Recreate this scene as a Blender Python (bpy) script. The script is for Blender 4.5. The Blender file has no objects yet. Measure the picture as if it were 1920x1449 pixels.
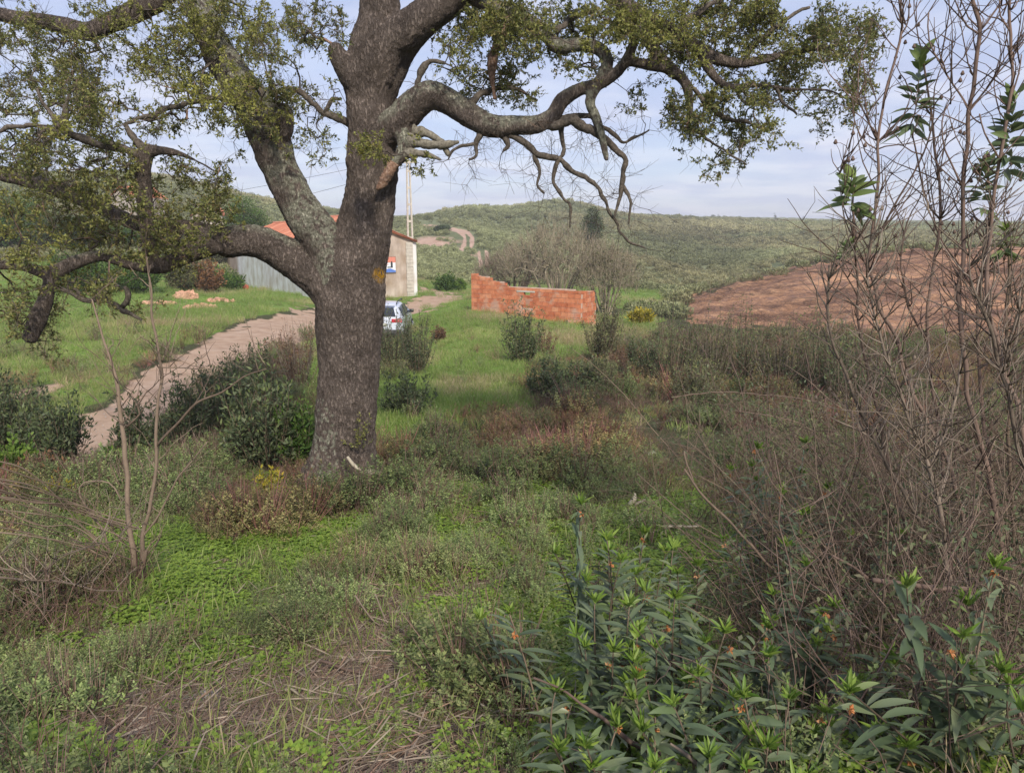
import bpy, math, random
import numpy as np
from mathutils import Vector, Matrix

R = math.radians
rng = np.random.default_rng(7)
random.seed(7)
scene = bpy.context.scene

# ---------------------------------------------------------------- camera, light, exposure
FPX = 1386.0            # focal length in pixels of a 1920 wide frame
PITCH = 12.0
cam = bpy.data.cameras.new('camera'); camo = bpy.data.objects.new('camera', cam)
scene.collection.objects.link(camo); scene.camera = camo
cam.sensor_width = 36.0; cam.lens = 36.0 * FPX / 1920.0
cam.clip_start = 0.05; cam.clip_end = 8000
camo.location = (0, 0, 0); camo.rotation_euler = (R(90 - PITCH), 0, 0)

SUN_EL, SUN_AZ = 37.0, 163.0      # azimuth clockwise from +Y (view direction): behind and to the right
sd = Vector((math.sin(R(SUN_AZ)) * math.cos(R(SUN_EL)), math.cos(R(SUN_AZ)) * math.cos(R(SUN_EL)), math.sin(R(SUN_EL))))
sun = bpy.data.lights.new('sun', 'SUN'); suno = bpy.data.objects.new('sun', sun)
scene.collection.objects.link(suno)
suno.rotation_euler = sd.to_track_quat('Z', 'Y').to_euler()
suno.location = (20, -20, 30)
sun.energy = 3.1; sun.angle = R(6); sun.color = (1.0, 0.92, 0.79)

world = bpy.data.worlds.new('World'); scene.world = world; world.use_nodes = True
wt = world.node_tree; wt.nodes.clear()
def wn(t, **k):
    n = wt.nodes.new(t)
    for a, b in k.items(): setattr(n, a, b)
    return n
wout = wn('ShaderNodeOutputWorld'); wbg = wn('ShaderNodeBackground')
sky = wn('ShaderNodeTexSky', sky_type='NISHITA', sun_disc=False)
sky.sun_elevation = R(SUN_EL); sky.sun_rotation = R(SUN_AZ); sky.altitude = 100; sky.air_density = 1.0; sky.dust_density = 1.0
tc = wn('ShaderNodeTexCoord'); sep = wn('ShaderNodeSeparateXYZ')
wt.links.new(tc.outputs['Generated'], sep.inputs[0])
zz = wn('ShaderNodeMath', operation='ADD'); zz.inputs[1].default_value = 0.12
wt.links.new(sep.outputs['Z'], zz.inputs[0])
zm = wn('ShaderNodeMath', operation='MAXIMUM'); zm.inputs[1].default_value = 0.06
wt.links.new(zz.outputs[0], zm.inputs[0])
dx = wn('ShaderNodeMath', operation='DIVIDE'); dy = wn('ShaderNodeMath', operation='DIVIDE')
wt.links.new(sep.outputs['X'], dx.inputs[0]); wt.links.new(zm.outputs[0], dx.inputs[1])
wt.links.new(sep.outputs['Y'], dy.inputs[0]); wt.links.new(zm.outputs[0], dy.inputs[1])
cmb = wn('ShaderNodeCombineXYZ'); wt.links.new(dx.outputs[0], cmb.inputs[0]); wt.links.new(dy.outputs[0], cmb.inputs[1])
cn = wn('ShaderNodeTexNoise'); cn.inputs['Scale'].default_value = 0.75; cn.inputs['Detail'].default_value = 7; cn.inputs['Roughness'].default_value = 0.52
wt.links.new(cmb.outputs[0], cn.inputs['Vector'])
cr = wn('ShaderNodeValToRGB'); cr.color_ramp.elements[0].position = 0.25; cr.color_ramp.elements[1].position = 0.68
wt.links.new(cn.outputs['Fac'], cr.inputs[0])
cn2 = wn('ShaderNodeTexNoise'); cn2.inputs['Scale'].default_value = 1.9; cn2.inputs['Detail'].default_value = 6
wt.links.new(cmb.outputs[0], cn2.inputs['Vector'])
cc = wn('ShaderNodeValToRGB')
cc.color_ramp.elements[0].position = 0.42; cc.color_ramp.elements[0].color = (4.5, 4.75, 6.3, 1)
cc.color_ramp.elements[1].position = 0.58; cc.color_ramp.elements[1].color = (6.2, 6.2, 7.1, 1)
wt.links.new(cn2.outputs['Fac'], cc.inputs[0])
veil = wn('ShaderNodeMix', data_type='RGBA'); veil.inputs[0].default_value = 0.5       # thin high veil over the blue
wt.links.new(sky.outputs[0], veil.inputs[6]); veil.inputs[7].default_value = (4.2, 4.8, 7.4, 1)
cm = wn('ShaderNodeMix', data_type='RGBA')
cf = wn('ShaderNodeMath', operation='MULTIPLY'); cf.inputs[1].default_value = 0.8
wt.links.new(cr.outputs[0], cf.inputs[0]); wt.links.new(cf.outputs[0], cm.inputs[0])
wt.links.new(veil.outputs[2], cm.inputs[6]); wt.links.new(cc.outputs[0], cm.inputs[7])
wt.links.new(cm.outputs[2], wbg.inputs[0]); wbg.inputs[1].default_value = 0.1
wt.links.new(wbg.outputs[0], wout.inputs[0])
vs = scene.view_settings
vs.view_transform = 'Standard'; vs.look = 'None'; vs.exposure = 0.47; vs.gamma = 1.0; vs.use_curve_mapping = False

# ---------------------------------------------------------------- pixel <-> world helpers
CP, SP = math.cos(R(PITCH)), math.sin(R(PITCH))
def P(px, py, Y):
    px = np.asarray(px, float); py = np.asarray(py, float); Y = np.asarray(Y, float)
    u = (px - 960) / FPX; v = (724.5 - py) / FPX
    t = Y / (CP + v * SP)
    return np.stack([t * u, Y + 0 * t, t * (-SP + v * CP)], -1)
def proj(p):
    p = np.asarray(p, float)
    d = p[..., 1] * CP - p[..., 2] * SP
    d = np.where(d < 0.05, 0.05, d)
    up = p[..., 1] * SP + p[..., 2] * CP
    return 960 + FPX * p[..., 0] / d, 724.5 - FPX * up / d

# ---------------------------------------------------------------- noise
def _h(ix, iy, iz=0):
    n = (ix.astype(np.int64) * 374761393 + iy.astype(np.int64) * 668265263 + np.int64(1) * iz * 2147483647 + 1442695) & 0xffffffff
    n = ((n ^ (n >> 13)) * 1274126177) & 0xffffffff
    n = (n ^ (n >> 16)) & 0xffffff
    return n / float(0xffffff)
def vn2(x, y, seed=0):
    x = np.asarray(x, float) + seed * 17.31; y = np.asarray(y, float) + seed * 9.77
    ix = np.floor(x); iy = np.floor(y); fx = x - ix; fy = y - iy
    fx = fx * fx * (3 - 2 * fx); fy = fy * fy * (3 - 2 * fy)
    a = _h(ix, iy); b = _h(ix + 1, iy); c = _h(ix, iy + 1); d = _h(ix + 1, iy + 1)
    return (a * (1 - fx) + b * fx) * (1 - fy) + (c * (1 - fx) + d * fx) * fy
def fbm2(x, y, o=4, seed=0):
    s = 0; a = 0.5; t = 0
    for i in range(o):
        s = s + a * vn2(x * 2 ** i, y * 2 ** i, seed + i * 3); t += a; a *= 0.5
    return s / t
def vn3(p, seed=0):
    p = p + seed * 13.7
    i = np.floor(p); f = p - i; f = f * f * (3 - 2 * f)
    def h(dx, dy, dz):
        ix = (i[:, 0] + dx).astype(np.int64); iy = (i[:, 1] + dy).astype(np.int64); iz = (i[:, 2] + dz).astype(np.int64)
        n = (ix * 374761393 + iy * 668265263 + iz * 1103515245 + 12345) & 0xffffffff
        n = ((n ^ (n >> 13)) * 1274126177) & 0xffffffff
        return ((n ^ (n >> 16)) & 0xffffff) / float(0xffffff)
    r = 0
    for dx in (0, 1):
        for dy in (0, 1):
            for dz in (0, 1):
                w = (f[:, 0] if dx else 1 - f[:, 0]) * (f[:, 1] if dy else 1 - f[:, 1]) * (f[:, 2] if dz else 1 - f[:, 2])
                r = r + w * h(dx, dy, dz)
    return r

# ---------------------------------------------------------------- object helpers
COL = scene.collection
def tag(o, label=None, cat=None, group=None, kind=None):
    if label: o['label'] = label
    if cat: o['category'] = cat
    if group: o['group'] = group
    if kind: o['kind'] = kind
    return o
def empty(name, loc, label, cat, group=None, rz=0):
    o = bpy.data.objects.new(name, None); COL.objects.link(o)
    o.empty_display_size = 0.2
    o.location = loc; o.rotation_euler = (0, 0, rz)
    return tag(o, label, cat, group)
def copy_thing(root, loc, rz=0, s=1.0, label=None):
    r = root.copy(); COL.objects.link(r); r.location = loc; r.rotation_euler = (0, 0, rz); r.scale = (s, s, s)
    if label: r['label'] = label
    for ch in list(root.children):
        c = ch.copy(); COL.objects.link(c); c.parent = r
    return r
class MB:
    """collects quads / tris with point attributes, then makes one mesh object"""
    def __init__(s): s.v = []; s.q = []; s.t = []; s.n = 0; s.at = {'rnd': [], 'tint': []}
    def add(s, v, q=None, t=None, rnd=0.5, tint=0.0):
        v = np.asarray(v, float).reshape(-1, 3)
        if q is not None and len(q): s.q.append(np.asarray(q, np.int64).reshape(-1, 4) + s.n)
        if t is not None and len(t): s.t.append(np.asarray(t, np.int64).reshape(-1, 3) + s.n)
        s.v.append(v); m = len(v); s.n += m
        s.at['rnd'].append(np.broadcast_to(np.asarray(rnd, float), (m,)) if np.ndim(rnd) == 0 else np.asarray(rnd, float))
        s.at['tint'].append(np.broadcast_to(np.asarray(tint, float), (m,)) if np.ndim(tint) == 0 else np.asarray(tint, float))
    def mesh(s, name, mat, smooth=True, origin=None):
        me = bpy.data.meshes.new(name)
        v = np.concatenate(s.v) if s.v else np.zeros((0, 3))
        if origin is not None: v = v - np.asarray(origin, float)
        q = np.concatenate(s.q) if s.q else np.zeros((0, 4), np.int64)
        t = np.concatenate(s.t) if s.t else np.zeros((0, 3), np.int64)
        me.vertices.add(len(v)); me.vertices.foreach_set('co', v.astype(np.float32).ravel())
        li = np.concatenate([q.ravel(), t.ravel()]).astype(np.int32)
        me.loops.add(len(li)); me.loops.foreach_set('vertex_index', li)
        st = np.concatenate([np.arange(len(q)) * 4, len(q) * 4 + np.arange(len(t)) * 3]).astype(np.int32)
        me.polygons.add(len(st)); me.polygons.foreach_set('loop_start', st)
        me.polygons.foreach_set('use_smooth', np.full(len(st), smooth, bool))
        for k, a in s.at.items():
            A = me.attributes.new(k, 'FLOAT', 'POINT')
            if len(v): A.data.foreach_set('value', np.concatenate(a).astype(np.float32))
        me.update(calc_edges=True); me.validate()
        if mat: me.materials.append(mat)
        return me
    def build(s, name, mat, parent=None, smooth=True):
        org = parent.location if parent is not None and parent.parent is None else None
        if parent is not None and parent.parent is not None: org = parent.parent.location
        o = bpy.data.objects.new(name, s.mesh(name, mat, smooth, None if org is None else tuple(org)))
        COL.objects.link(o)
        if parent is not None: o.parent = parent
        return o
def box(mb, c, size, rz=0, rnd=0.5, tint=0.0, jit=0.0, tilt=None):
    h = np.array(size, float) / 2
    v = np.array([(-1,-1,-1),(1,-1,-1),(1,1,-1),(-1,1,-1),(-1,-1,1),(1,-1,1),(1,1,1),(-1,1,1)], float) * h
    if jit: v = v + rng.uniform(-jit, jit, v.shape)
    if tilt is not None: v = v @ np.array(Matrix.Rotation(tilt[0], 3, 'X') @ Matrix.Rotation(tilt[1], 3, 'Y')).T
    c_, s_ = math.cos(rz), math.sin(rz)
    v = np.stack([v[:, 0] * c_ - v[:, 1] * s_, v[:, 0] * s_ + v[:, 1] * c_, v[:, 2]], -1) + np.array(c, float)
    mb.add(v, [(0,3,2,1),(4,5,6,7),(0,1,5,4),(1,2,6,5),(2,3,7,6),(3,0,4,7)], rnd=rnd, tint=tint)
def resample(path, rad, step):
    path = np.asarray(path, float); rad = np.asarray(rad, float)
    # Catmull-Rom smoothing
    n = len(path)
    if n < 2: return path, rad
    pp = np.vstack([2 * path[0] - path[1], path, 2 * path[-1] - path[-2]])
    rr = np.concatenate([[rad[0]], rad, [rad[-1]]])
    out = []; ro = []
    for i in range(n - 1):
        p0, p1, p2, p3 = pp[i:i + 4]; L = np.linalg.norm(p2 - p1)
        k = max(1, int(math.ceil(L / step)))
        t = (np.arange(k) / k)[:, None]
        out.append(0.5 * ((2 * p1) + (-p0 + p2) * t + (2 * p0 - 5 * p1 + 4 * p2 - p3) * t ** 2 + (-p0 + 3 * p1 - 3 * p2 + p3) * t ** 3))
        ro.append(rr[i + 1] * (1 - t[:, 0]) + rr[i + 2] * t[:, 0])
    out.append(path[-1:]); ro.append(rad[-1:])
    return np.vstack(out), np.concatenate(ro)
def tube(mb, path, rad, sides=8, rnd=0.5, tint=0.0, cap=True, lump=0.0):
    path = np.asarray(path, float); n = len(path)
    if n < 2: return
    rad = np.broadcast_to(np.asarray(rad, float), (n,))
    T = np.gradient(path, axis=0); T /= (np.linalg.norm(T, axis=1, keepdims=True) + 1e-9)
    u = np.cross(T[0], (0.3, 0.9, 0.1)); u /= np.linalg.norm(u) + 1e-9
    U = np.zeros_like(path)
    for i in range(n):
        u = u - T[i] * np.dot(u, T[i]); u /= np.linalg.norm(u) + 1e-9; U[i] = u
    V = np.cross(T, U)
    a = np.linspace(0, 2 * math.pi, sides, endpoint=False)
    ring = U[:, None, :] * np.cos(a)[None, :, None] + V[:, None, :] * np.sin(a)[None, :, None]
    rr = rad[:, None] * np.ones((1, sides))
    if lump:
        rr = rr * (1 + lump * (rng.random((n, sides)) - 0.5) * 2)
    v = path[:, None, :] + ring * rr[..., None]
    v = v.reshape(-1, 3)
    i = np.arange(n - 1)[:, None] * sides; j = np.arange(sides)[None, :]; k = (j + 1) % sides
    q = np.stack([i + j, i + k, i + sides + k, i + sides + j], -1).reshape(-1, 4)
    tr = []
    if cap:
        m = len(v); v = np.vstack([v, path[:1] - T[:1] * rad[0] * .3, path[-1:] + T[-1:] * rad[-1] * .5])
        tr = [(m, (s + 1) % sides, s) for s in range(sides)] + [(m + 1, (n - 1) * sides + s, (n - 1) * sides + (s + 1) % sides) for s in range(sides)]
    mb.add(v, q, tr, rnd=rnd, tint=tint)
def prisms(mb, A, B, ra, rb, sides=3, rnd=None, tint=0.0):
    A = np.asarray(A, float); B = np.asarray(B, float); n = len(A)
    if n == 0: return
    D = B - A; D /= (np.linalg.norm(D, axis=1, keepdims=True) + 1e-9)
    ref = np.where(np.abs(D[:, 2:3]) < 0.9, np.array([[0, 0, 1.0]]), np.array([[1.0, 0, 0]]))
    U = np.cross(D, ref); U /= (np.linalg.norm(U, axis=1, keepdims=True) + 1e-9); V = np.cross(D, U)
    a = np.linspace(0, 2 * math.pi, sides, endpoint=False)
    ring = U[:, None] * np.cos(a)[None, :, None] + V[:, None] * np.sin(a)[None, :, None]
    v = np.stack([A[:, None] + ring * np.reshape(ra, (-1, 1, 1)), B[:, None] + ring * np.reshape(rb, (-1, 1, 1))], 1).reshape(-1, 3)
    b = np.arange(n)[:, None] * 2 * sides; j = np.arange(sides)[None]; k = (j + 1) % sides
    q = np.stack([b + j, b + k, b + sides + k, b + sides + j], -1).reshape(-1, 4)
    r = rng.random(n) if rnd is None else np.broadcast_to(rnd, (n,))
    mb.add(v, q, rnd=np.repeat(r, 2 * sides), tint=np.repeat(np.broadcast_to(tint, (n,)), 2 * sides))
def nrm(a): return a / (np.linalg.norm(a, axis=-1, keepdims=True) + 1e-9)
def leaves(mb, Pp, D, L, W, tint=0.0, droop=0.0, seg=1, fold=0.25, rnd=None, upb=0.6):
    """seg=1: rhombus leaf; seg>1: lanceolate strip with a midrib fold"""
    Pp = np.asarray(Pp, float); n = len(Pp)
    if n == 0: return
    D = nrm(np.asarray(D, float)); L = np.broadcast_to(np.asarray(L, float), (n,)); W = np.broadcast_to(np.asarray(W, float), (n,))
    up = nrm(np.array([[0, 0, upb]]) + rng.normal(0, 0.5, (n, 3)))
    S = nrm(np.cross(D, up)); N = np.cross(S, D)
    r = rng.random(n) if rnd is None else np.broadcast_to(rnd, (n,)); tint = np.broadcast_to(tint, (n,))
    if seg == 1:
        v = np.stack([Pp, Pp + D * (L * .45)[:, None] + S * (W / 2)[:, None] + N * (W * fold)[:, None],
                      Pp + D * L[:, None], Pp + D * (L * .45)[:, None] - S * (W / 2)[:, None] + N * (W * fold)[:, None]], 1).reshape(-1, 3)
        q = np.arange(n * 4).reshape(-1, 4)
        mb.add(v, q, rnd=np.repeat(r, 4), tint=np.repeat(tint, 4)); return
    t = np.linspace(0, 1, seg + 1)
    w = np.sin(np.pi * t ** 0.8) ** 0.8; w[0] = 0.12; w[-1] = 0.02
    droop = np.broadcast_to(droop, (n,))
    cen = Pp[:, None] + D[:, None] * (L[:, None] * t)[..., None] + np.array([0, 0, -1.0]) * (droop[:, None] * L[:, None] * t ** 2)[..., None]
    off = S[:, None] * (W[:, None] / 2 * w)[..., None]; lift = N[:, None] * (W[:, None] * fold * w)[..., None]
    v = np.stack([cen - off + lift, cen, cen + off + lift], 2).reshape(-1, 3)
    m = (seg + 1) * 3; b = np.arange(n)[:, None] * m; s_ = np.arange(seg)[None] * 3
    q = np.stack([np.stack([b + s_, b + s_ + 1, b + s_ + 4, b + s_ + 3], -1), np.stack([b + s_ + 1, b + s_ + 2, b + s_ + 5, b + s_ + 4], -1)], 2).reshape(-1, 4)
    mb.add(v, q, rnd=np.repeat(r, m), tint=np.repeat(tint, m))
def grow(init, targets, step=0.1, wig=0.25, maxlen=None):
    """attach every target to the nearest node of the growing tree; returns nodes, parent, count"""
    init = np.asarray(init, float); targets = np.asarray(targets, float)
    d = np.sqrt(((targets[:, None, :] - init[None]) ** 2).sum(-1)).min(1)
    targets = targets[np.argsort(d)]
    cap = len(init) + len(targets) * 14 + 100
    N = np.zeros((cap, 3)); par = np.full(cap, -1); n = len(init); N[:n] = init
    n0 = n; ends = []
    for tg in targets:
        if n + 30 > cap: break
        dd = ((N[:n] - tg) ** 2).sum(1); j = int(dd.argmin()); L = math.sqrt(dd[j])
        k = min(12, max(1, int(round(L / step))))
        a = N[j].copy(); pj = j
        for i in range(1, k + 1):
            p = a + (tg - a) * i / k
            if i < k: p = p + rng.normal(0, wig * step, 3) + np.array([0, 0, math.sin(math.pi * i / k) * 0.08 * L])
            N[n] = p; par[n] = pj; pj = n; n += 1
        ends.append(n - 1)
    cnt = np.zeros(n); cnt[ends] += 1
    for i in range(n - 1, n0 - 1, -1): cnt[par[i]] += cnt[i]
    return N[:n], par[:n], cnt, n0, np.array(ends)

# ---------------------------------------------------------------- materials
def mat(name, build):
    m = bpy.data.materials.new(name); m.use_nodes = True
    nt = m.node_tree; nt.nodes.clear()
    out = nt.nodes.new('ShaderNodeOutputMaterial')
    def N(t, ins=None, **k):
        n = nt.nodes.new(t)
        for a, b in k.items(): setattr(n, a, b)
        if ins:
            for a, b in ins.items():
                if hasattr(b, 'is_output') or isinstance(b, bpy.types.NodeSocket): nt.links.new(b, n.inputs[a])
                else: n.inputs[a].default_value = b
        return n
    sh = build(N, nt)
    nt.links.new(sh, out.inputs[0])
    return m
def ramp(N, fac, stops):
    r = N('ShaderNodeValToRGB', {0: fac}); e = r.color_ramp.elements
    while len(e) < len(stops): e.new(0.5)
    for i, (p, c) in enumerate(stops):
        e[i].position = p; e[i].color = (*c, 1) if len(c) == 3 else c
    return r.outputs[0]
def leaf_mat(name, cols, bright, trans=0.25, rough=0.55, inst=False, spec=0.3):
    def b(N, nt):
        a = N('ShaderNodeAttribute', attribute_name='rnd').outputs['Fac']
        c = ramp(N, a, [(i / (len(cols) - 1), x) for i, x in enumerate(cols)])
        t = N('ShaderNodeAttribute', attribute_name='tint').outputs['Fac']
        c = N('ShaderNodeMix', {0: t, 6: c, 7: (*bright, 1)}, data_type='RGBA').outputs[2]
        if inst:
            t2 = N('ShaderNodeAttribute', attribute_name='ptint', attribute_type='INSTANCER').outputs['Color']
            c = N('ShaderNodeMix', {0: 1.0, 6: c, 7: t2}, data_type='RGBA', blend_type='MULTIPLY').outputs[2]
        pr = N('ShaderNodeBsdfPrincipled', {'Base Color': c, 'Roughness': rough, 'Specular IOR Level': spec}).outputs[0]
        tr = N('ShaderNodeBsdfTranslucent', {0: c}).outputs[0]
        return N('ShaderNodeMixShader', {0: trans, 1: pr, 2: tr}).outputs[0]
    return mat(name, b)
def simple(name, col, rough=0.6, metal=0.0, var=0.15, scale=8.0, bump=0.0, spec=0.4, coat=0.0):
    def b(N, nt):
        co = N('ShaderNodeTexCoord').outputs['Object']
        n = N('ShaderNodeTexNoise', {'Vector': co, 'Scale': scale, 'Detail': 6.0, 'Roughness': 0.6}).outputs['Fac']
        c = ramp(N, n, [(0.3, tuple(x * (1 - var) for x in col)), (0.7, tuple(min(1, x * (1 + var)) for x in col))])
        kw = {'Base Color': c, 'Roughness': rough, 'Metallic': metal, 'Specular IOR Level': spec, 'Coat Weight': coat}
        if bump:
            kw['Normal'] = N('ShaderNodeBump', {'Strength': bump, 'Distance': 0.02, 'Height': n}).outputs[0]
        return N('ShaderNodeBsdfPrincipled', kw).outputs[0]
    return mat(name, b)
def wood_mat(name, a, b_, rough=0.85):
    def b(N, nt):
        co = N('ShaderNodeTexCoord').outputs['Object']
        n = N('ShaderNodeTexNoise', {'Vector': co, 'Scale': 30.0, 'Detail': 5.0, 'Roughness': 0.65}).outputs['Fac']
        r_ = N('ShaderNodeAttribute', attribute_name='rnd').outputs['Fac']
        f = N('ShaderNodeMath', {0: n, 1: r_}, operation='ADD').outputs[0]
        f = N('ShaderNodeMath', {0: f, 1: 0.5}, operation='MULTIPLY').outputs[0]
        c = ramp(N, f, [(0.25, a), (0.75, b_)])
        bp = N('ShaderNodeBump', {'Strength': 0.5, 'Distance': 0.004, 'Height': n}).outputs[0]
        return N('ShaderNodeBsdfPrincipled', {'Base Color': c, 'Roughness': rough, 'Specular IOR Level': 0.2, 'Normal': bp}).outputs[0]
    return mat(name, b)
# ---------------------------------------------------------------- terrain
ctrl = []
def C_(*pts): ctrl.extend(pts)
for x in (-150, 0): C_((x,1449,1.9),(x,1200,3.2),(x,1000,5.2),(x,900,7.0),(x,740,14),(x,640,22),(x,575,32),(x,500,50),(x,410,90),(x,340,150),(x,352,250),(x,420,900),(x,428,2500))
C_((300,1449,1.9),(300,1100,4),(300,900,7.5),(200,850,9.3),(300,705,15),(300,610,26),(300,555,38),(300,480,60),(320,405,100),(330,345,150),(330,357,260),(330,420,900),(330,428,2500))
C_((500,1449,1.9),(500,900,7.4),(500,765,12),(520,628,24),(520,582,32),(460,536,56),(565,558,42),(500,460,90),(450,402,120),(480,378,160),(480,390,260),(500,422,900),(500,428,2500))
C_((640,915,7.2),(640,640,26),(640,565,41),(640,515,65),(640,445,120),(640,403,180),(640,412,280),(640,405,500),(640,420,900),(640,428,2500))
C_((770,1449,1.9),(770,1000,5),(770,810,10),(740,635,30),(775,548,47),(770,515,65),(770,445,120),(770,416,200),(770,424,300),(770,405,520),(770,422,900),(770,428,2500))
C_((850,1150,3.5),(850,850,9),(850,600,30),(850,556,44),(850,534,60),(850,498,90),(880,440,120),(860,397,200),(860,408,280),(860,408,520),(860,422,900),(860,428,2500))
C_((950,1449,1.9),(950,1000,5),(950,800,10.3),(950,700,16),(950,620,27),(950,588,33),(950,552,50),(950,505,80),(950,440,140),(950,395,220),(950,405,300),(950,415,520),(950,424,900))
C_((1050,1449,1.9),(1050,800,10.3),(1050,655,23),(1100,603,31.5),(1100,565,45),(1100,525,70),(1050,450,140),(1050,382,240),(1050,395,330),(1050,420,700),(1050,428,2500))
C_((1150,403,245),(1150,412,350),(1250,413,300),(1250,418,400))
C_((1200,1449,1.8),(1200,1000,5),(1200,800,10.3),(1200,700,16),(1200,610,30),(1200,580,42),(1200,545,60),(1200,505,85),(1200,445,150),(1200,409,270),(1200,418,400),(1200,428,2500))
C_((1350,900,7.5),(1350,606,30),(1350,568,40),(1350,541,50),(1350,548,62),(1350,530,85),(1350,465,150),(1350,416,300),(1350,420,400),(1350,408,560),(1350,422,900),(1350,428,2500))
C_((1500,1449,1.8),(1500,900,7.5),(1500,700,16),(1500,614,29),(1500,552,40),(1500,501,55),(1500,512,70),(1500,485,110),(1500,432,200),(1500,418,400),(1500,410,560),(1500,422,900),(1500,428,2500))
C_((1700,900,7.0),(1700,690,16),(1700,610,27),(1700,530,43),(1700,469,60),(1700,485,78),(1700,455,140),(1700,428,250),(1700,414,560),(1700,422,900),(1700,428,2500))
for x in (1920, 2080): C_((x,1449,1.8),(x,1100,4),(x,900,7),(x,690,15.5),(x,615,25),(x,530,42),(x,462,60),(x,478,78),(x,445,150),(x,415,500),(x,422,900),(x,428,2500))
ctrl = np.array(ctrl, float)
cw = P(ctrl[:, 0], ctrl[:, 1], ctrl[:, 2])
caz = np.arctan2(cw[:, 0], cw[:, 1]); crr = np.hypot(cw[:, 0], cw[:, 1]); ce = cw[:, 2] / crr
KA = 3.2
cx = np.stack([caz * KA, np.log(crr)], 1)
def _K(a, b):
    d = np.sqrt(((a[:, None] - b[None]) ** 2).sum(-1) + 0.004); return d ** 1.6
nC = len(cx)
A_ = np.zeros((nC + 3, nC + 3)); A_[:nC, :nC] = _K(cx, cx) + np.eye(nC) * 0.002
A_[:nC, nC] = 1; A_[:nC, nC + 1:] = cx; A_[nC, :nC] = 1; A_[nC + 1:, :nC] = cx.T
rw = np.linalg.solve(A_, np.concatenate([ce, [0, 0, 0]]))
def ground_base(x, y):
    x = np.asarray(x, float); y = np.asarray(y, float); sh = x.shape
    x = x.ravel(); y = y.ravel(); out = np.empty(len(x))
    for s in range(0, len(x), 20000):
        xs = x[s:s + 20000]; ys = y[s:s + 20000]
        az = np.clip(np.arctan2(xs, ys), -0.66, 0.68); r = np.hypot(xs, ys); rc = np.clip(r, 1.85, 2600)
        q = np.stack([az * KA, np.log(rc)], 1)
        e = _K(q, cx) @ rw[:nC] + rw[nC] + q @ rw[nC + 1:]
        out[s:s + 20000] = e * rc
    return out.reshape(sh)
def ground(x, y):
    x = np.asarray(x, float); y = np.asarray(y, float)
    z = ground_base(x, y)
    r = np.hypot(x, y)
    z = z + (fbm2(x * 1.3, y * 1.3, 4, 5) - 0.5) * 0.10 * np.clip(r / 4, .4, 1) + (fbm2(x * .25, y * .25, 3, 9) - 0.5) * np.clip((r - 8) / 40, 0, 1) * 0.35
    z = z + (fbm2(x * .06, y * .06, 4, 2) - 0.5) * np.clip((r - 60) / 150, 0, 1) * 1.6
    z = z + (fbm2(x * .5, y * .5, 3, 12) - 0.5) * np.clip((r - 70) / 100, 0, 1) * 0.9
    return z
def G(px, py, Ymin=1.5, Ymax=400):
    """world point where the pixel's ray first meets the ground"""
    Y = np.exp(np.linspace(math.log(Ymin), math.log(Ymax), 900))
    p = P(px, py, Y); z = ground(p[:, 0], p[:, 1])
    i = np.argmax(p[:, 2] < z)
    if not (p[i, 2] < z[i]): i = len(Y) - 1
    return np.array([p[i, 0], p[i, 1], z[i]])
def GY(px, Y):
    """ground point under image column px at depth Y"""
    z = -3.0
    for _ in range(4):
        d = Y * CP - z * SP; x = (px - 960) / FPX * d; z = float(ground(np.array([x]), np.array([Y]))[0])
    return np.array([x, Y, z])

def sdist(px, py, poly):
    """signed pixel distance to polygon, positive inside"""
    poly = np.array(poly, float); px = np.asarray(px, float); py = np.asarray(py, float)
    d = np.full(px.shape, 1e9); ins = np.zeros(px.shape, bool); n = len(poly)
    for i in range(n):
        a = poly[i]; b = poly[(i + 1) % n]; ab = b - a
        t = np.clip(((px - a[0]) * ab[0] + (py - a[1]) * ab[1]) / (ab @ ab), 0, 1)
        d = np.minimum(d, np.hypot(px - a[0] - t * ab[0], py - a[1] - t * ab[1]))
        c = (a[1] > py) != (b[1] > py)
        xx = np.where(c, (b[0] - a[0]) * (py - a[1]) / ((b[1] - a[1]) if b[1] != a[1] else 1e-9) + a[0], -1e9)
        ins ^= c & (px < xx)
    return np.where(ins, d, -d)
def pdist(px, py, line):
    line = np.array(line, float); d = np.full(np.shape(px), 1e9)
    for a, b in zip(line[:-1], line[1:]):
        ab = b - a; t = np.clip(((px - a[0]) * ab[0] + (py - a[1]) * ab[1]) / (ab @ ab), 0, 1)
        d = np.minimum(d, np.hypot(px - a[0] - t * ab[0], py - a[1] - t * ab[1]))
    return d
ROAD = [(800,556),(740,574),(600,578),(520,586),(450,606),(390,640),(350,657),(270,690),(215,748),(150,785),(120,815),(0,850),(-200,880),(-200,960),(0,905),(130,893),(175,870),(235,845),(350,748),(450,694),(600,628),(700,606),(800,583),(840,566),(868,554),(830,545),(788,538),(780,544),(815,550)]
DIRT2 = [(-200,745),(0,735),(60,722),(110,712),(120,722),(80,742),(0,755),(-200,780)]
PLOUGH = [(1275,582),(1300,556),(1360,537),(1420,517),(1500,499),(1560,486),(1640,472),(1720,464),(1830,456),(2500,445),(2500,665),(1700,640),(1500,622),(1350,612),(1290,598)]
TR1 = [(790,424),(830,426),(858,433),(871,443),(872,455),(866,468)]
TR2 = [(852,430),(877,436),(886,446),(884,462)]
TR3 = [(898,474),(900,486),(902,500)]
TR4 = [(912,473),(914,484),(913,498)]
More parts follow.
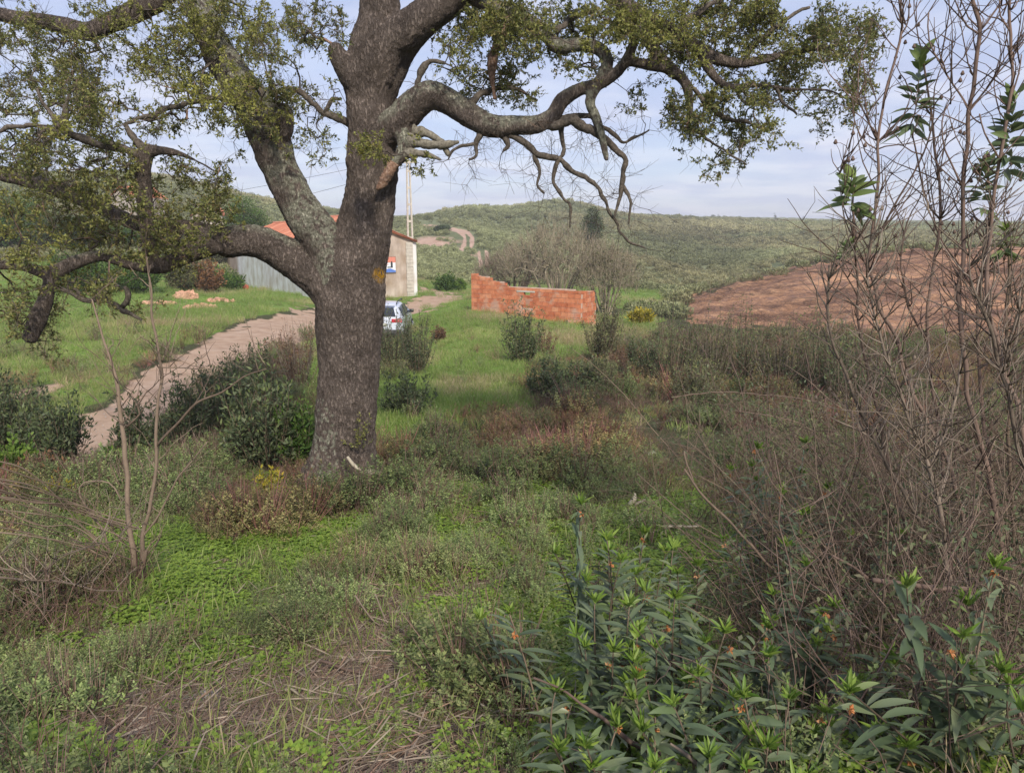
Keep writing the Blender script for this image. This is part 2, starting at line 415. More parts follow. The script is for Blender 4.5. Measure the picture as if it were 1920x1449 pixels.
def masks(x, y, z):
    px, py = proj(np.stack([x, y, z], -1)); r = np.hypot(x, y)
    sc = np.clip(r / 10, 0.25, 4)                            # pixel -> softened metres
    nz = (fbm2(x * 1.5, y * 1.5, 3, 21) - 0.5)
    m = {}
    w = lambda d, soft: np.clip(d / soft + 0.5, 0, 1)
    near = (r < 62) & (y > 1)
    m['road'] = np.maximum(w(sdist(px, py, ROAD) + nz * 34 + (fbm2(x * 4, y * 4, 2, 22) - .5) * 14, 8), 0.9 * w(sdist(px, py, DIRT2) + nz * 20, 10)) * near
    m['plough'] = w(sdist(px, py, PLOUGH) + nz * 36, 8) * ((r > 22) & (r < 78) & (y > 1))
    tr = np.maximum.reduce([w(3.2 - pdist(px, py, t), 2.5) for t in (TR1, TR2, TR3, TR4)])
    m['track'] = tr * ((r > 80) & (r < 190) & (y > 1))
    er = np.clip(1.2 - np.hypot((px - 815) / 75, (py - 455) / 17), 0, 1) * (fbm2(x * .35, y * .35, 3, 31) > 0.44)
    er = np.maximum(er, np.clip(1.0 - np.hypot((px - 1335) / 26, (py - 452) / 20), 0, 1) * (fbm2(x * .3, y * .3, 3, 33) > 0.46))
    er = np.maximum(er, 0.9*np.clip(1.0 - np.hypot((px - 880) / 40, (py - 478) / 10), 0, 1) * (fbm2(x * .4, y * .4, 3, 35) > 0.5))
    m['erode'] = er * ((r > 75) & (r < 260) & (y > 1))
    trw = np.minimum.reduce([pdist(px, py, t) for t in (TR1, TR2, TR3, TR4)])
    m['trackw'] = np.clip(1.6 - trw / 9, 0, 1) * ((r > 75) & (r < 190) & (y > 1))
    m['scrub'] = np.clip((r - 58) / 10, 0, 1) * (1 - m['plough'])
    # bright grass field: middle field, left bank and the strip by the house
    gr = np.maximum.reduce([
        w(sdist(px, py, [(715,560),(880,545),(950,590),(1230,600),(1230,650),(1000,700),(985,760),(880,800),(700,860),(560,880),(560,640),(715,600)]) + nz * 60, 30),
        w(sdist(px, py, [(-200,560),(120,520),(300,560),(420,520),(600,545),(600,575),(450,600),(350,650),(200,690),(90,700),(-200,730)]) + nz * 30, 14),
        0.8 * w(sdist(px, py, [(-200,690),(120,690),(270,700),(200,750),(120,800),(-200,840)]) + nz * 40, 20)])
    gr = np.maximum(gr, ((r > 42) & (r < 62)) * 0.8 * (px < 1250))
    m['grass'] = gr * (1 - m['road']) * (r > 5)
    m['litter'] = w(sdist(px, py, [(60,1400),(230,1300),(420,1290),(560,1230),(640,1170),(700,1110),(900,1085),(920,1110),(840,1170),(760,1230),(900,1290),(980,1390),(900,1500),(300,1500),(100,1460)]) + nz * 60, 60) * (r < 6)
    m['clover'] = np.maximum.reduce([w(1 - np.hypot((px - a) / b, (py - c) / d) + nz * .9, .35) for a, b, c, d in
        ((600,120,1040,42),(330,70,1040,50),(960,130,1220,75),(870,70,1170,25),(1330,120,1060,30),(330,50,1100,25),(1020,120,1290,50),(1250,80,970,18),(80,60,1420,30))]) * (r < 8)
    m['px'] = px; m['py'] = py; m['r'] = r
    return m

azs = np.concatenate([np.arange(-180, -46, 4.0), np.arange(-46, 46.01, 0.16), np.arange(50, 181, 4.0)])
azs[0] = -180; azs = azs[:-1] if azs[-1] >= 180 else azs
rads = [0.02, 0.5, 1.0]
while rads[-1] < 900: rads.append(rads[-1] * 1.0125 + 0.008)
rads = np.array(rads)
AZ, RR = np.meshgrid(np.radians(azs), rads)
TX = RR * np.sin(AZ); TY = RR * np.cos(AZ); TZ = ground(TX, TY)
M_ = masks(TX, TY, TZ)
# ruts and clods
TZ = TZ - 0.05 * M_['road'] + M_['plough'] * (0.45 * (fbm2(TX * .5 + TY * .3, TY * 1.1 - TX * .55, 4, 3) - 0.5) + .35 * (fbm2(TX * 1.7, TY * 1.7, 3, 4) - .5))
nr, na = TX.shape
pts = np.stack([TX, TY, TZ], -1).reshape(-1, 3)
def tri_quads(rows, cols): pass
i = np.arange(nr - 1)[:, None]; j = np.arange(na)[None]; j2 = (j + 1) % na
quads = np.stack([i * na + j, i * na + j2, (i + 1) * na + j2, (i + 1) * na + j], -1).reshape(-1, 4)[:, ::-1]
att = {k: M_[k].reshape(-1) for k in ('road', 'plough', 'scrub', 'grass', 'litter', 'clover')}
att['bare'] = np.maximum(M_['track'], M_['erode'] * .9).reshape(-1)
fm = lambda k: att[k][quads].mean(1)
fr = M_['r'].reshape(-1)[quads].mean(1)
f_road = fm('road') > 0.5; f_pl = (fm('plough') > 0.5) & ~f_road
f_track = (M_['track'].reshape(-1)[quads].mean(1) > 0.5)
f_hill = (fr > 62) & ~f_pl & ~f_track
f_gr = ~(f_road | f_pl | f_hill | f_track)

def ground_shader(N, nt):
    co = N('ShaderNodeTexCoord').outputs['Object']
    A = lambda n: N('ShaderNodeAttribute', attribute_name=n).outputs['Fac']
    def noise(sc, det=6.0, ro=.6, v=co): return N('ShaderNodeTexNoise', {'Vector': v, 'Scale': sc, 'Detail': det, 'Roughness': ro}).outputs['Fac']
    def mix(f, a, b): return N('ShaderNodeMix', {0: f, 6: a, 7: b}, data_type='RGBA').outputs[2]
    def mth(op, a, b): return N('ShaderNodeMath', {0: a, 1: b}, operation=op).outputs[0]
    def thr(m, sc, amt=.6):   # mask broken up by noise
        x = mth('ADD', m, mth('MULTIPLY', mth('SUBTRACT', noise(sc), 0.5), amt))
        return N('ShaderNodeMapRange', {0: x, 1: .35, 2: .65}).outputs[0]
    n1, n2, n3 = noise(2.2), noise(18.0), noise(90.0, 4.0)
    base = ramp(N, n2, [(.3, (.040, .038, .020)), (.5, (.070, .075, .035)), (.7, (.10, .09, .05))])
    grass = ramp(N, n1, [(.3, (.13, .22, .04)), (.5, (.18, .29, .055)), (.72, (.26, .30, .11))])
    grass = mix(mth('MULTIPLY', n3, .5), grass, (.05, .09, .02, 1))
    clover = ramp(N, n3, [(.3, (.04, .10, .012)), (.7, (.10, .19, .03))])
    litter = ramp(N, n3, [(.3, (.055, .032, .024)), (.5, (.13, .09, .068)), (.7, (.24, .19, .15))])
    road = ramp(N, n1, [(.3, (.40, .27, .185)), (.5, (.50, .355, .25)), (.7, (.58, .43, .32))])
    road = mix(mth('MULTIPLY', noise(140.0, 3.0), .45), road, (.24, .16, .12, 1))
    # ploughed earth: furrow bands along the contour
    wv = N('ShaderNodeMapping', {'Vector': co, 'Rotation': (0, 0, R(-30)), 'Scale': (.14, .8, 1)}).outputs[0]
    pn = noise(1.0, 7.0, .68, wv)
    pl = ramp(N, pn, [(.30, (.11, .07, .05)), (.43, (.25, .14, .09)), (.53, (.46, .255, .145)), (.68, (.58, .35, .205))])
    pl = mix(N('ShaderNodeMapRange', {0: noise(1.9, 8.0, .78), 1: .48, 2: .62}).outputs[0], pl, (.27, .165, .125, 1))
    sc1 = noise(.05, 5.0); sc2 = noise(1.1, 8.0, .75)
    sf = mth('ADD', mth('MULTIPLY', sc1, .5), mth('MULTIPLY', sc2, .5))
    scrub = ramp(N, sf, [(.34, (.11, .13, .066)), (.48, (.19, .21, .11)), (.60, (.26, .27, .15)), (.72, (.35, .33, .21))])
    bare = ramp(N, noise(.8), [(.3, (.42, .27, .20)), (.7, (.60, .43, .33))])
    c = base
    c = mix(thr(A('grass'), 3.0), c, grass)
    c = mix(A('scrub'), c, scrub)
    c = mix(thr(A('litter'), 5.0), c, litter)
    c = mix(thr(A('clover'), 9.0), c, clover)
    c = mix(thr(A('plough'), .8, .5), c, pl)
    c = mix(thr(A('road'), 3.0, .5), c, road)
    c = mix(thr(A('bare'), 1.2, .4), c, bare)
    h = mth('ADD', mth('MULTIPLY', n2, .6), mth('MULTIPLY', n3, .4))
    bp = N('ShaderNodeBump', {'Strength': .7, 'Distance': .04, 'Height': h}).outputs[0]
    bp2 = N('ShaderNodeBump', {'Strength': .8, 'Distance': .5, 'Height': mth('MULTIPLY', sc2, A('scrub')), 'Normal': bp}).outputs[0]
    bp3 = N('ShaderNodeBump', {'Strength': .9, 'Distance': .35, 'Height': mth('MULTIPLY', pn, A('plough')), 'Normal': bp2}).outputs[0]
    return N('ShaderNodeBsdfPrincipled', {'Base Color': c, 'Roughness': .95, 'Specular IOR Level': .1, 'Normal': bp3}).outputs[0]
M_ground = mat('ground_soil', ground_shader)
def terrain_piece(name, fmask):
    q = quads[fmask]; u, inv = np.unique(q, return_inverse=True); q2 = inv.reshape(-1, 4)
    mb = MB(); mb.add(pts[u], q2)
    me = mb.mesh(name, M_ground)
    for k, a in att.items():
        at = me.attributes.new(k, 'FLOAT', 'POINT'); at.data.foreach_set('value', a[u].astype(np.float32))
    o = bpy.data.objects.new(name, me); COL.objects.link(o); o['kind'] = 'structure'; return o
terrain_piece('ground', f_gr); terrain_piece('dirt_road', f_road); terrain_piece('ploughed_slope', f_pl)
terrain_piece('hills', f_hill); terrain_piece('hill_track', f_track)
# ---------------------------------------------------------------- materials for built things
def plaster(name, a, b_, streak, scale=1.0):
    def b(N, nt):
        co = N('ShaderNodeTexCoord').outputs['Object']
        mp = N('ShaderNodeMapping', {'Vector': co, 'Scale': (2.2 * scale, 2.2 * scale, .35)}).outputs[0]
        n = N('ShaderNodeTexNoise', {'Vector': mp, 'Scale': 1.6, 'Detail': 8.0, 'Roughness': .7}).outputs['Fac']
        n2 = N('ShaderNodeTexNoise', {'Vector': co, 'Scale': 1.1, 'Detail': 6.0}).outputs['Fac']
        c = ramp(N, n, [(.3, streak), (.5, a), (.7, b_)])
        d = ramp(N, n2, [(.4, (1, 1, 1)), (.66, (.72, .66, .58))])
        c = N('ShaderNodeMix', {0: 1.0, 6: c, 7: d}, data_type='RGBA', blend_type='MULTIPLY').outputs[2]
        bp = N('ShaderNodeBump', {'Strength': .3, 'Distance': .02, 'Height': n}).outputs[0]
        return N('ShaderNodeBsdfPrincipled', {'Base Color': c, 'Roughness': .9, 'Specular IOR Level': .2, 'Normal': bp}).outputs[0]
    return mat(name, b)
M_plw = plaster('whitewashed_wall', (.70, .70, .70), (.80, .80, .80), (.50, .47, .42), 1.6)
M_plb = plaster('stained_plaster', (.46, .38, .32), (.60, .52, .45), (.33, .27, .23), .7)
M_plc = plaster('old_house_wall', (.44, .39, .34), (.55, .50, .44), (.33, .29, .25), .5)
def tiles_b(N, nt):
    co = N('ShaderNodeTexCoord').outputs['Object']
    n = N('ShaderNodeTexNoise', {'Vector': co, 'Scale': 3.0, 'Detail': 8.0, 'Roughness': .7}).outputs['Fac']
    r_ = N('ShaderNodeAttribute', attribute_name='rnd').outputs['Fac']
    f = N('ShaderNodeMath', {0: N('ShaderNodeMath', {0: n, 1: r_}, operation='ADD').outputs[0], 1: .5}, operation='MULTIPLY').outputs[0]
    c = ramp(N, f, [(.2, (.34, .12, .07)), (.5, (.58, .21, .12)), (.8, (.68, .32, .20))])
    return N('ShaderNodeBsdfPrincipled', {'Base Color': c, 'Roughness': .85, 'Specular IOR Level': .2}).outputs[0]
M_tile = mat('clay_tile', tiles_b)
def brick_b(N, nt):
    co = N('ShaderNodeTexCoord').outputs['Object']
    n = N('ShaderNodeTexNoise', {'Vector': co, 'Scale': 5.0, 'Detail': 8.0, 'Roughness': .7}).outputs['Fac']
    n2 = N('ShaderNodeTexNoise', {'Vector': co, 'Scale': 1.3, 'Detail': 6.0, 'Roughness': .6}).outputs['Fac']
    r_ = N('ShaderNodeAttribute', attribute_name='rnd').outputs['Fac']
    c = ramp(N, r_, [(0, (.50, .16, .08)), (.35, (.57, .20, .10)), (.7, (.62, .235, .12)), (1, (.66, .30, .17))])
    d = ramp(N, n, [(.3, (.66, .62, .6)), (.6, (1.05, 1.05, 1.05))])
    c = N('ShaderNodeMix', {0: 1.0, 6: c, 7: d}, data_type='RGBA', blend_type='MULTIPLY').outputs[2]
    m = N('ShaderNodeMapRange', {0: n2, 1: .54, 2: .64}).outputs[0]
    c = N('ShaderNodeMix', {0: N('ShaderNodeMath', {0: m, 1: .75}, operation='MULTIPLY').outputs[0], 6: c, 7: (.50, .35, .27, 1)}, data_type='RGBA').outputs[2]
    bp = N('ShaderNodeBump', {'Strength': .4, 'Distance': .01, 'Height': n}).outputs[0]
    return N('ShaderNodeBsdfPrincipled', {'Base Color': c, 'Roughness': .9, 'Specular IOR Level': .2, 'Normal': bp}).outputs[0]
M_brick = mat('hollow_brick', brick_b)
M_mortar = simple('mortar', (.50, .36, .28), .95, var=.25, scale=9)
M_conc = simple('concrete', (.50, .46, .40), .9, var=.18, scale=6, bump=.2)
M_dark = simple('dark_paint', (.03, .035, .04), .5)
M_wire = simple('cable', (.035, .035, .04), .6)
M_white = simple('sign_white', (.75, .76, .80), .5, var=.05)
M_blue = simple('sign_blue', (.10, .20, .55), .5, var=.1)
M_red = simple('sign_red', (.62, .22, .16), .6, var=.1)
M_wood = wood_mat('old_timber', (.10, .07, .05), (.30, .23, .17))
M_car = simple('car_paint', (.62, .66, .76), .28, var=.02, coat=.5)
M_glass = simple('car_glass', (.02, .025, .035), .08, var=.05, spec=.7)
M_tyre = simple('tyre', (.02, .02, .02), .85)
M_rim = simple('rim', (.45, .46, .48), .35, metal=.8)
M_lamp = simple('tail_lamp', (.42, .02, .03), .25, spec=.6)
M_plate = simple('plate', (.75, .75, .68), .5)
M_bumper = simple('bumper_plastic', (.05, .05, .055), .6)
M_rubble = simple('rubble', (.52, .30, .20), .95, var=.45, scale=14)
M_stone = simple('pale_stone', (.42, .39, .35), .9, var=.3, scale=12, bump=.4)
M_bucket = simple('red_plastic', (.50, .13, .07), .6)

# ---------------------------------------------------------------- long barn and neighbours
al = R(31.2)
dl = np.array([-math.sin(al), math.cos(al), 0]); dg = np.array([math.cos(al), math.sin(al), 0])
c0 = P(600, 558, 42)
def slab(mb, a, b, z0, z1, th=.25, z1b=None, rnd=.5):
    """upright wall from a to b (xy), thickness th away from the left-hand side"""
    a = np.array(a[:2], float); b = np.array(b[:2], float); d = (b - a) / np.linalg.norm(b - a); n = np.array([-d[1], d[0]])
    z1b = z1 if z1b is None else z1b
    v = [(*a, z0), (*b, z0), (*(b + n * th), z0), (*(a + n * th), z0), (*a, z1), (*b, z1b), (*(b + n * th), z1b), (*(a + n * th), z1)]
    mb.add(v, [(0,1,5,4),(1,2,6,5),(2,3,7,6),(3,0,4,7),(4,5,6,7),(3,2,1,0)], rnd=rnd)
def tile_roof(mb, p_eave0, p_eave1, p_ridge0, p_ridge1, pitch=.24):
    """corrugated rows of clay tiles between the eave line and the ridge line"""
    e0, e1, r0, r1 = [np.array(p, float) for p in (p_eave0, p_eave1, p_ridge0, p_ridge1)]
    L = np.linalg.norm(e1 - e0); n = int(L / pitch) * 4; nn = 9
    s = np.linspace(0, 1, n + 1)[:, None, None]; t = np.linspace(0, 1, nn)[None, :, None]
    v = (e0 * (1 - s) + e1 * s) * (1 - t) + (r0 * (1 - s) + r1 * s) * t
    w = np.sin(np.arange(n + 1) / 4 * 2 * math.pi)[:, None] * .035 + np.where(np.arange(nn) % 2 == 0, .012, -.012)[None]
    nv = nrm(np.cross(e1 - e0, r0 - e0)); nv = nv if nv[2] > 0 else -nv
    v = v + nv * (w[..., None] + rng.uniform(-.008, .008, (n + 1, nn, 1)))
    i = np.arange(n)[:, None] * nn; j = np.arange(nn - 1)[None]
    q = np.stack([i + j, i + nn + j, i + nn + j + 1, i + j + 1], -1).reshape(-1, 4)
    mb.add(v.reshape(-1, 3), q, rnd=np.repeat(rng.random(n + 1), nn))
    # underside board
    e0b, e1b, r0b, r1b = [p - nv * .08 for p in (e0, e1, r0, r1)]
    mb.add([e0b, e1b, r1b, r0b, e0 - nv * .03, e1 - nv * .03, r1 - nv * .03, r0 - nv * .03], [(0,1,2,3),(0,4,5,1),(1,5,6,2),(3,2,6,7),(0,3,7,4)], rnd=.2)
def gable_house(name, label, o, w, L, zb, ze, zr, dirw, dirl, matw, matg, over=.25, roofm=None):
    root = empty(name, (float(o[0]), float(o[1]), float(zb)), label, 'building')
    o = np.array([o[0], o[1], 0.]); A, B = o, o + dirw * w; Cc, D = B + dirl * L, o + dirl * L
    m = MB(); slab(m, A + dirl * .02, D, zb - 1.5, ze); m.v[-1] = m.v[-1]; m.build('side_wall', matw, root, False)
    m = MB(); slab(m, Cc, B, zb - 1.5, ze); m.build('side_wall', matw, root, False)
    for q, (a, b) in enumerate(((B, A), (D, Cc))):
        m = MB(); off = dirl * (-.004 if q == 0 else .004)
        a = a + off; b = b + off; mid = (a + b) / 2; th = dirl * (.22 if q == 0 else -.22)
        v = []
        for t in (0, 1):
            for p, z in ((a, zb - 1.5), (b, zb - 1.5), (b, ze), (mid, zr), (a, ze)): v.append((p[0] + th[0] * t, p[1] + th[1] * t, z))
        m.add(v, [(0,1,6,5),(1,2,7,6),(2,3,8,7),(3,4,9,8),(4,0,5,9),(0,4,2,1),(5,6,7,9)], [(2,4,3),(7,8,9)])
        m.build('gable_wall', matg, root, False)
    rf = MB(); mid0 = (A + B) / 2 - dirl * over; mid1 = (D + Cc) / 2 + dirl * over; z = lambda p, h: (p[0], p[1], h)
    sl = (zr - ze) / (w / 2)
    for s, (a, d) in ((-1, (A, D)), (1, (B, Cc))):
        a2 = a + dirw * s * over - dirl * over; d2 = d + dirw * s * over + dirl * over
        tile_roof(rf, z(a2, ze - sl * over + .09), z(d2, ze - sl * over + .09), z(mid0, zr + .09), z(mid1, zr + .09))
    rt = rf.build('roof', roofm or M_tile, root)
    rd = MB(); pth = [z(mid0 + (mid1 - mid0) * k / 40, zr + .12) for k in range(41)]
    tube(rd, pth, .09, 8, rnd=.8, lump=.1); rd.build('ridge_tiles', M_tile, rt)
    return root, A, B, Cc, D
barn, bA, bB, bC, bD = gable_house('barn', 'long low whitewashed barn with orange tiled roof behind the oak trunk', c0, 5.75, 21, -3.9, -.68, .40, dg, dl, M_plw, M_plb)
# block pilaster strips and worn plaster edge of the gable end
m = MB()
for k in range(17): box(m, (*(bB - dg * .22 - dl * .03)[:2], -4.3 + .21 * k + .1), (.42 + .03 * (k % 2), .08, .197), al, rnd=rng.random(), jit=.006)
m.build('corner_blocks', M_conc, barn, False)
m = MB(); e = bD + (-dg) * .06
tube(m, [(e[0], e[1], -.8), (e[0], e[1], -4.6)], .07, 8); tube(m, [(e[0], e[1], -.8), (*(e + dg * .2)[:2], -.72)], .07, 8)
m.build('drainpipe', M_dark, barn)
# billboard on the gable: picture panel with orange sky, white field, blue wave and a dark figure
so = bA + dg * 3.95 - dl * .06
sg = empty('wall_sign', (float(so[0]), float(so[1]), -2.05), 'rectangular painted board with orange top and blue base on the barn gable', 'sign')
def sbox(mb, u, z, w, h, d=0.0, th=.02): box(mb, (*(so + dg * u - dl * (d))[:2], -2.05 + z), (w, th, h), al)
m = MB(); sbox(m, 0, 0, 1.36, .96, 0, .04); m.build('frame', M_wood, sg, False)
m = MB(); sbox(m, 0, 0, 1.30, .90, .025, .02); m.build('panel', M_white, sg, False)
m = MB(); sbox(m, 0, .29, 1.30, .32, .04, .012); sbox(m, -.1, .02, .6, .035, .04, .012); m.build('top_band', M_red, sg, False)
m = MB(); xs = np.linspace(-.64, .64, 20)
for a, b in zip(xs[:-1], xs[1:]):
    h = .16 + .06 * math.sin(a * 7); sbox(m, (a + b) / 2, -.44 + h / 2, b - a, h, .04, .012)
m.build('wave', M_blue, sg, False)
m = MB(); sbox(m, .40, 0, .12, .24, .05, .01); sbox(m, .40, .16, .07, .09, .05, .01); sbox(m, .30, -.14, .34, .05, .05, .01); m.build('figure', M_dark, sg, False)
# annexe beyond the drainpipe and a house behind the barn
o2 = bD + dl * .3 + dg * .3
gable_house('farm_annexe', 'low beige farm annexe adjoining the far left end of the barn', o2, 5.0, 12, -4.2, -1.4, -.6, dg, dl, M_plb, M_plb)
o3 = P(598, 425, 64)
gable_house('farm_house', 'house with pale pink tiled roof peeping over the barn between two oak limbs', (o3[0], o3[1]), 6.0, 9, -3, -.1, 1.05, dg, dl, M_plc, M_plc)
# houses on the left hill
for lab, px, Y, w, L, h, sw in (('house with bright orange roof high on the left hill among the trees', 232, 92, 3.6, 5, 3.2, -20),
                            ('small pale cottage with faded roof lower on the left hill', 386, 84, 3.2, 5, 2.2, 10)):
    g0 = GY(px - 22, Y); a = R(sw)
    zt = P(px, 352 if px < 300 else 384, Y)[2]
    gable_house('hill_house', lab, g0, w, L, zt - h - 1.2, zt - 1.15, zt, np.array([math.cos(a), math.sin(a), 0]), np.array([-math.sin(a), math.cos(a), 0]), M_plc, M_plc)

# ---------------------------------------------------------------- brick ruin
A = P(884, 584, 33); B = P(1089, 602, 30.2)
dw = nrm((B - A) * np.array([1, 1, 0])); dn = np.array([-dw[1], dw[0], 0]); Lw = np.linalg.norm((B - A)[:2])
rz_w = math.atan2(dw[1], dw[0])
ruin = empty('brick_ruin', (float(A[0]), float(A[1]), -3.6), 'roofless ruin of orange hollow bricks with a stepped top on the meadow', 'ruin')
def brick_wall(name, o, d, n, L, zb, topf, hole=None, bl=.30, bh=.195, th=.16):
    m = MB(); rz = math.atan2(d[1], d[0]); k = 0; z = zb
    while z < -1.7:
        s = -(k % 2) * bl / 2
        while s < L:
            a = max(s, 0); b = min(s + bl, L); c_ = (a + b) / 2
            hb = min(bh, topf(c_) - z)
            if b - a > .05 and hb > .05 and not (hole and hole[0] < c_ < hole[1] and hole[2] < z + bh / 2 < hole[3]):
                p = o + d * c_ + n * (th / 2 + rng.uniform(-.006, .006))
                box(m, (p[0], p[1], z + hb / 2), (b - a - .014, th, hb - .014), rz, rnd=rng.random(), jit=.004)
            s += bl
        z += bh; k += 1
    w = m.build(name, M_brick, ruin, False)
    mm = MB(); seg = np.arange(0, L + .01, .15)
    for a, b in zip(seg[:-1], seg[1:]):
        c_ = (a + b) / 2; ht = min(topf(c_), 9); zt = zb + bh * math.floor((ht - zb) / bh + .4) - .02
        p = o + d * c_ + n * th / 2
        if hole and hole[0] - .07 < c_ < hole[1] + .07:
            box(mm, (p[0], p[1], (zb + hole[2]) / 2), (b - a, th - .03, hole[2] - zb), rz); 
            if zt > hole[3]: box(mm, (p[0], p[1], (hole[3] + zt) / 2), (b - a, th - .03, zt - hole[3]), rz)
        else: box(mm, (p[0], p[1], (zb + zt) / 2), (b - a, th - .03, zt - zb), rz)
    mm.build('mortar', M_mortar, w, False)
    return w
top_front = lambda s: (-1.93 - max(0, s - .3) * .26 + .02 * math.sin(s * 9)) if s < 2.1 else -2.43 - .012 * (s - 2)
brick_wall('front_wall', A, dw, dn, Lw, -3.95, top_front, hole=(2.55, 3.05, -3.3, -2.62))
p = A + dw * 2.8 - dn * .01
m = MB(); box(m, (p[0] + dn[0] * .08, p[1] + dn[1] * .08, -2.585), (.9, .17, .07), rz_w); m.build('lintel', M_conc, ruin, False)
brick_wall('side_wall', A + dn * 1.32, -dn, dw, 1.15, -3.95, lambda s: -2.3 if s < .8 else -2.05)
brick_wall('side_wall', B + dn * .17 - dw * .16, dn, dw, 1.15, -3.95, lambda s: -2.47 - .06 * s)
brick_wall('back_wall', A + dn * 1.34, dw, dn, Lw, -3.95, lambda s: -2.75 - .06 * s)
m = MB()
for k in range(14): 
    q = B + dw * rng.uniform(-.5, .6) - dn * rng.uniform(.1, .6); box(m, (q[0], q[1], float(ground(q[0:1], q[1:2])[0]) + .08), (.28, .15, .18), rng.uniform(0, 3), rnd=rng.random(), jit=.02)
m.build('fallen_bricks', M_brick, ruin, False)

# ---------------------------------------------------------------- concrete pole with wires
pb = GY(772, 47)
pole = empty('power_pole', tuple(pb), 'tall concrete ladder-type power pole beside the barn gable', 'power pole')
hp = P(766, 300, 47)[2] - pb[2]
m = MB()
for s in (-1, 1):
    w0, w1 = .19, .075
    tube(m, [(pb[0] + s * w0, pb[1], pb[2] - .4), (pb[0] + s * w1, pb[1], pb[2] + hp)], [.09, .055], 4)
k = 0; z = .5
while z < hp:
    f = z / hp; box(m, (pb[0], pb[1], pb[2] + z), (2 * (.19 * (1 - f) + .075 * f), .09, .13), 0); z += 1.0
m.build('mast', M_conc, pole, False)
m = MB(); box(m, (pb[0], pb[1] - .02, pb[2] + hp - .15), (1.1, .1, .1), 0); m.build('crossarm', M_conc, pole, False)
for s in (-.48, 0, .48):
    m = MB(); tube(m, [(pb[0] + s, pb[1], pb[2] + hp - .12), (pb[0] + s, pb[1], pb[2] + hp + .05), (pb[0] + s, pb[1], pb[2] + hp + .16)], [.05, .075, .03], 8); m.build('insulator', M_white, pole)
for j, (lab, a, bb) in enumerate((('upper sagging electric wire running left from the concrete pole', (pb[0] - .48, pb[1], pb[2] + hp + .1), P(-300, 415, 78)),
                                ('lower sagging electric wire running left from the concrete pole', (pb[0], pb[1], pb[2] + hp - .4), P(-300, 440, 74)))):
    a = np.array(a); t = np.linspace(0, 1, 40)[:, None]; pth = a * (1 - t) + bb * t - np.array([0, 0, 1]) * 4 * t * (1 - t) * (1.5 + j * .9)
    m = MB(); tube(m, pth, .011, 5); o = m.build('electric_wire', M_wire); tag(o, lab, 'wire', 'electric wires by the barn')

# ---------------------------------------------------------------- parked car
cb = GY(728, 31.0)
car = empty('parked_car', tuple(cb), 'pale blue-white estate car parked on the track behind the oak trunk, seen from behind', 'car', rz=R(1.5))
st = [  # y, halfwidth, floor, shoulder, roof, roof half width
 (-2.14, .74, .42, .78, .80, .66), (-2.10, .84, .34, .92, .95, .74), (-1.98, .87, .30, .98, 1.06, .72), (-1.72, .88, .26, 1.0, 1.42, .62), (-1.5, .885, .25, 1.0, 1.49, .61),
 (-.7, .89, .24, .99, 1.53, .62), (.1, .89, .24, .98, 1.50, .60), (.55, .89, .24, .97, 1.34, .60), (1.0, .88, .25, .94, 1.0, .70), (1.6, .86, .26, .88, .92, .70), (2.0, .80, .30, .76, .80, .62), (2.1, .70, .36, .62, .66, .5)]
secs = []
for y, w, f, s, r, rw_ in st:
    half = [(0, f), (w * .86, f), (w * .985, f + .12), (w, (f + s) / 2), (w * .985, s - .05), (w * .95, s), (rw_ + (w * .95 - rw_) * .35, s + (r - s) * .65), (rw_, r - .05 if r - s > .2 else r - .01), (rw_ * .8, r), (0, r + .015)]
    secs.append([(x, y, z) for x, z in half] + [(-x, y, z) for x, z in half[-2:0:-1]])
sa = np.array(secs); ns, npt = sa.shape[:2]
m = MB(); i = np.arange(ns - 1)[:, None] * npt; j = np.arange(npt)[None]; jn = (j + 1) % npt
q = np.stack([i + j, i + npt + j, i + npt + jn, i + jn], -1).reshape(-1, 4)
v = sa.reshape(-1, 3)
hp_ = npt // 2
m.add(v, q); capq = [(a, a + 1, npt - a - 1, (npt - a) % npt) for a in range(1, hp_)]
m.add(sa[0], capq); m.add(sa[-1], [c[::-1] for c in capq])
def carobj(mb, name, mt, smooth=True, parent=None):
    o = bpy.data.objects.new(name, mb.mesh(name, mt, smooth)); COL.objects.link(o); o.parent = parent or car; return o
body = carobj(m, 'body', M_car); sm = body.modifiers.new('sub', 'SUBSURF'); sm.levels = 1; sm.render_levels = 2
def panel(name, pts_, mt, push, th=.01):
    mm = MB(); pts_ = np.array(pts_, float); n = np.cross(pts_[1] - pts_[0], pts_[-1] - pts_[0]); n = n / np.linalg.norm(n)
    if np.dot(n, push) < 0: n = -n
    k = len(pts_); vv = np.vstack([pts_ + n * th, pts_ - n * th * 2])
    if k == 4: mm.add(vv, [(0,1,2,3),(7,6,5,4)] + [(a, (a + 1) % 4, 4 + (a + 1) % 4, 4 + a) for a in range(4)])
    return carobj(mm, name, mt, False)
panel('rear_window', [(-.60, -2.03, 1.07), (.60, -2.03, 1.07), (.50, -1.765, 1.37), (-.50, -1.765, 1.37)], M_glass, (0, -1, .5), .03)
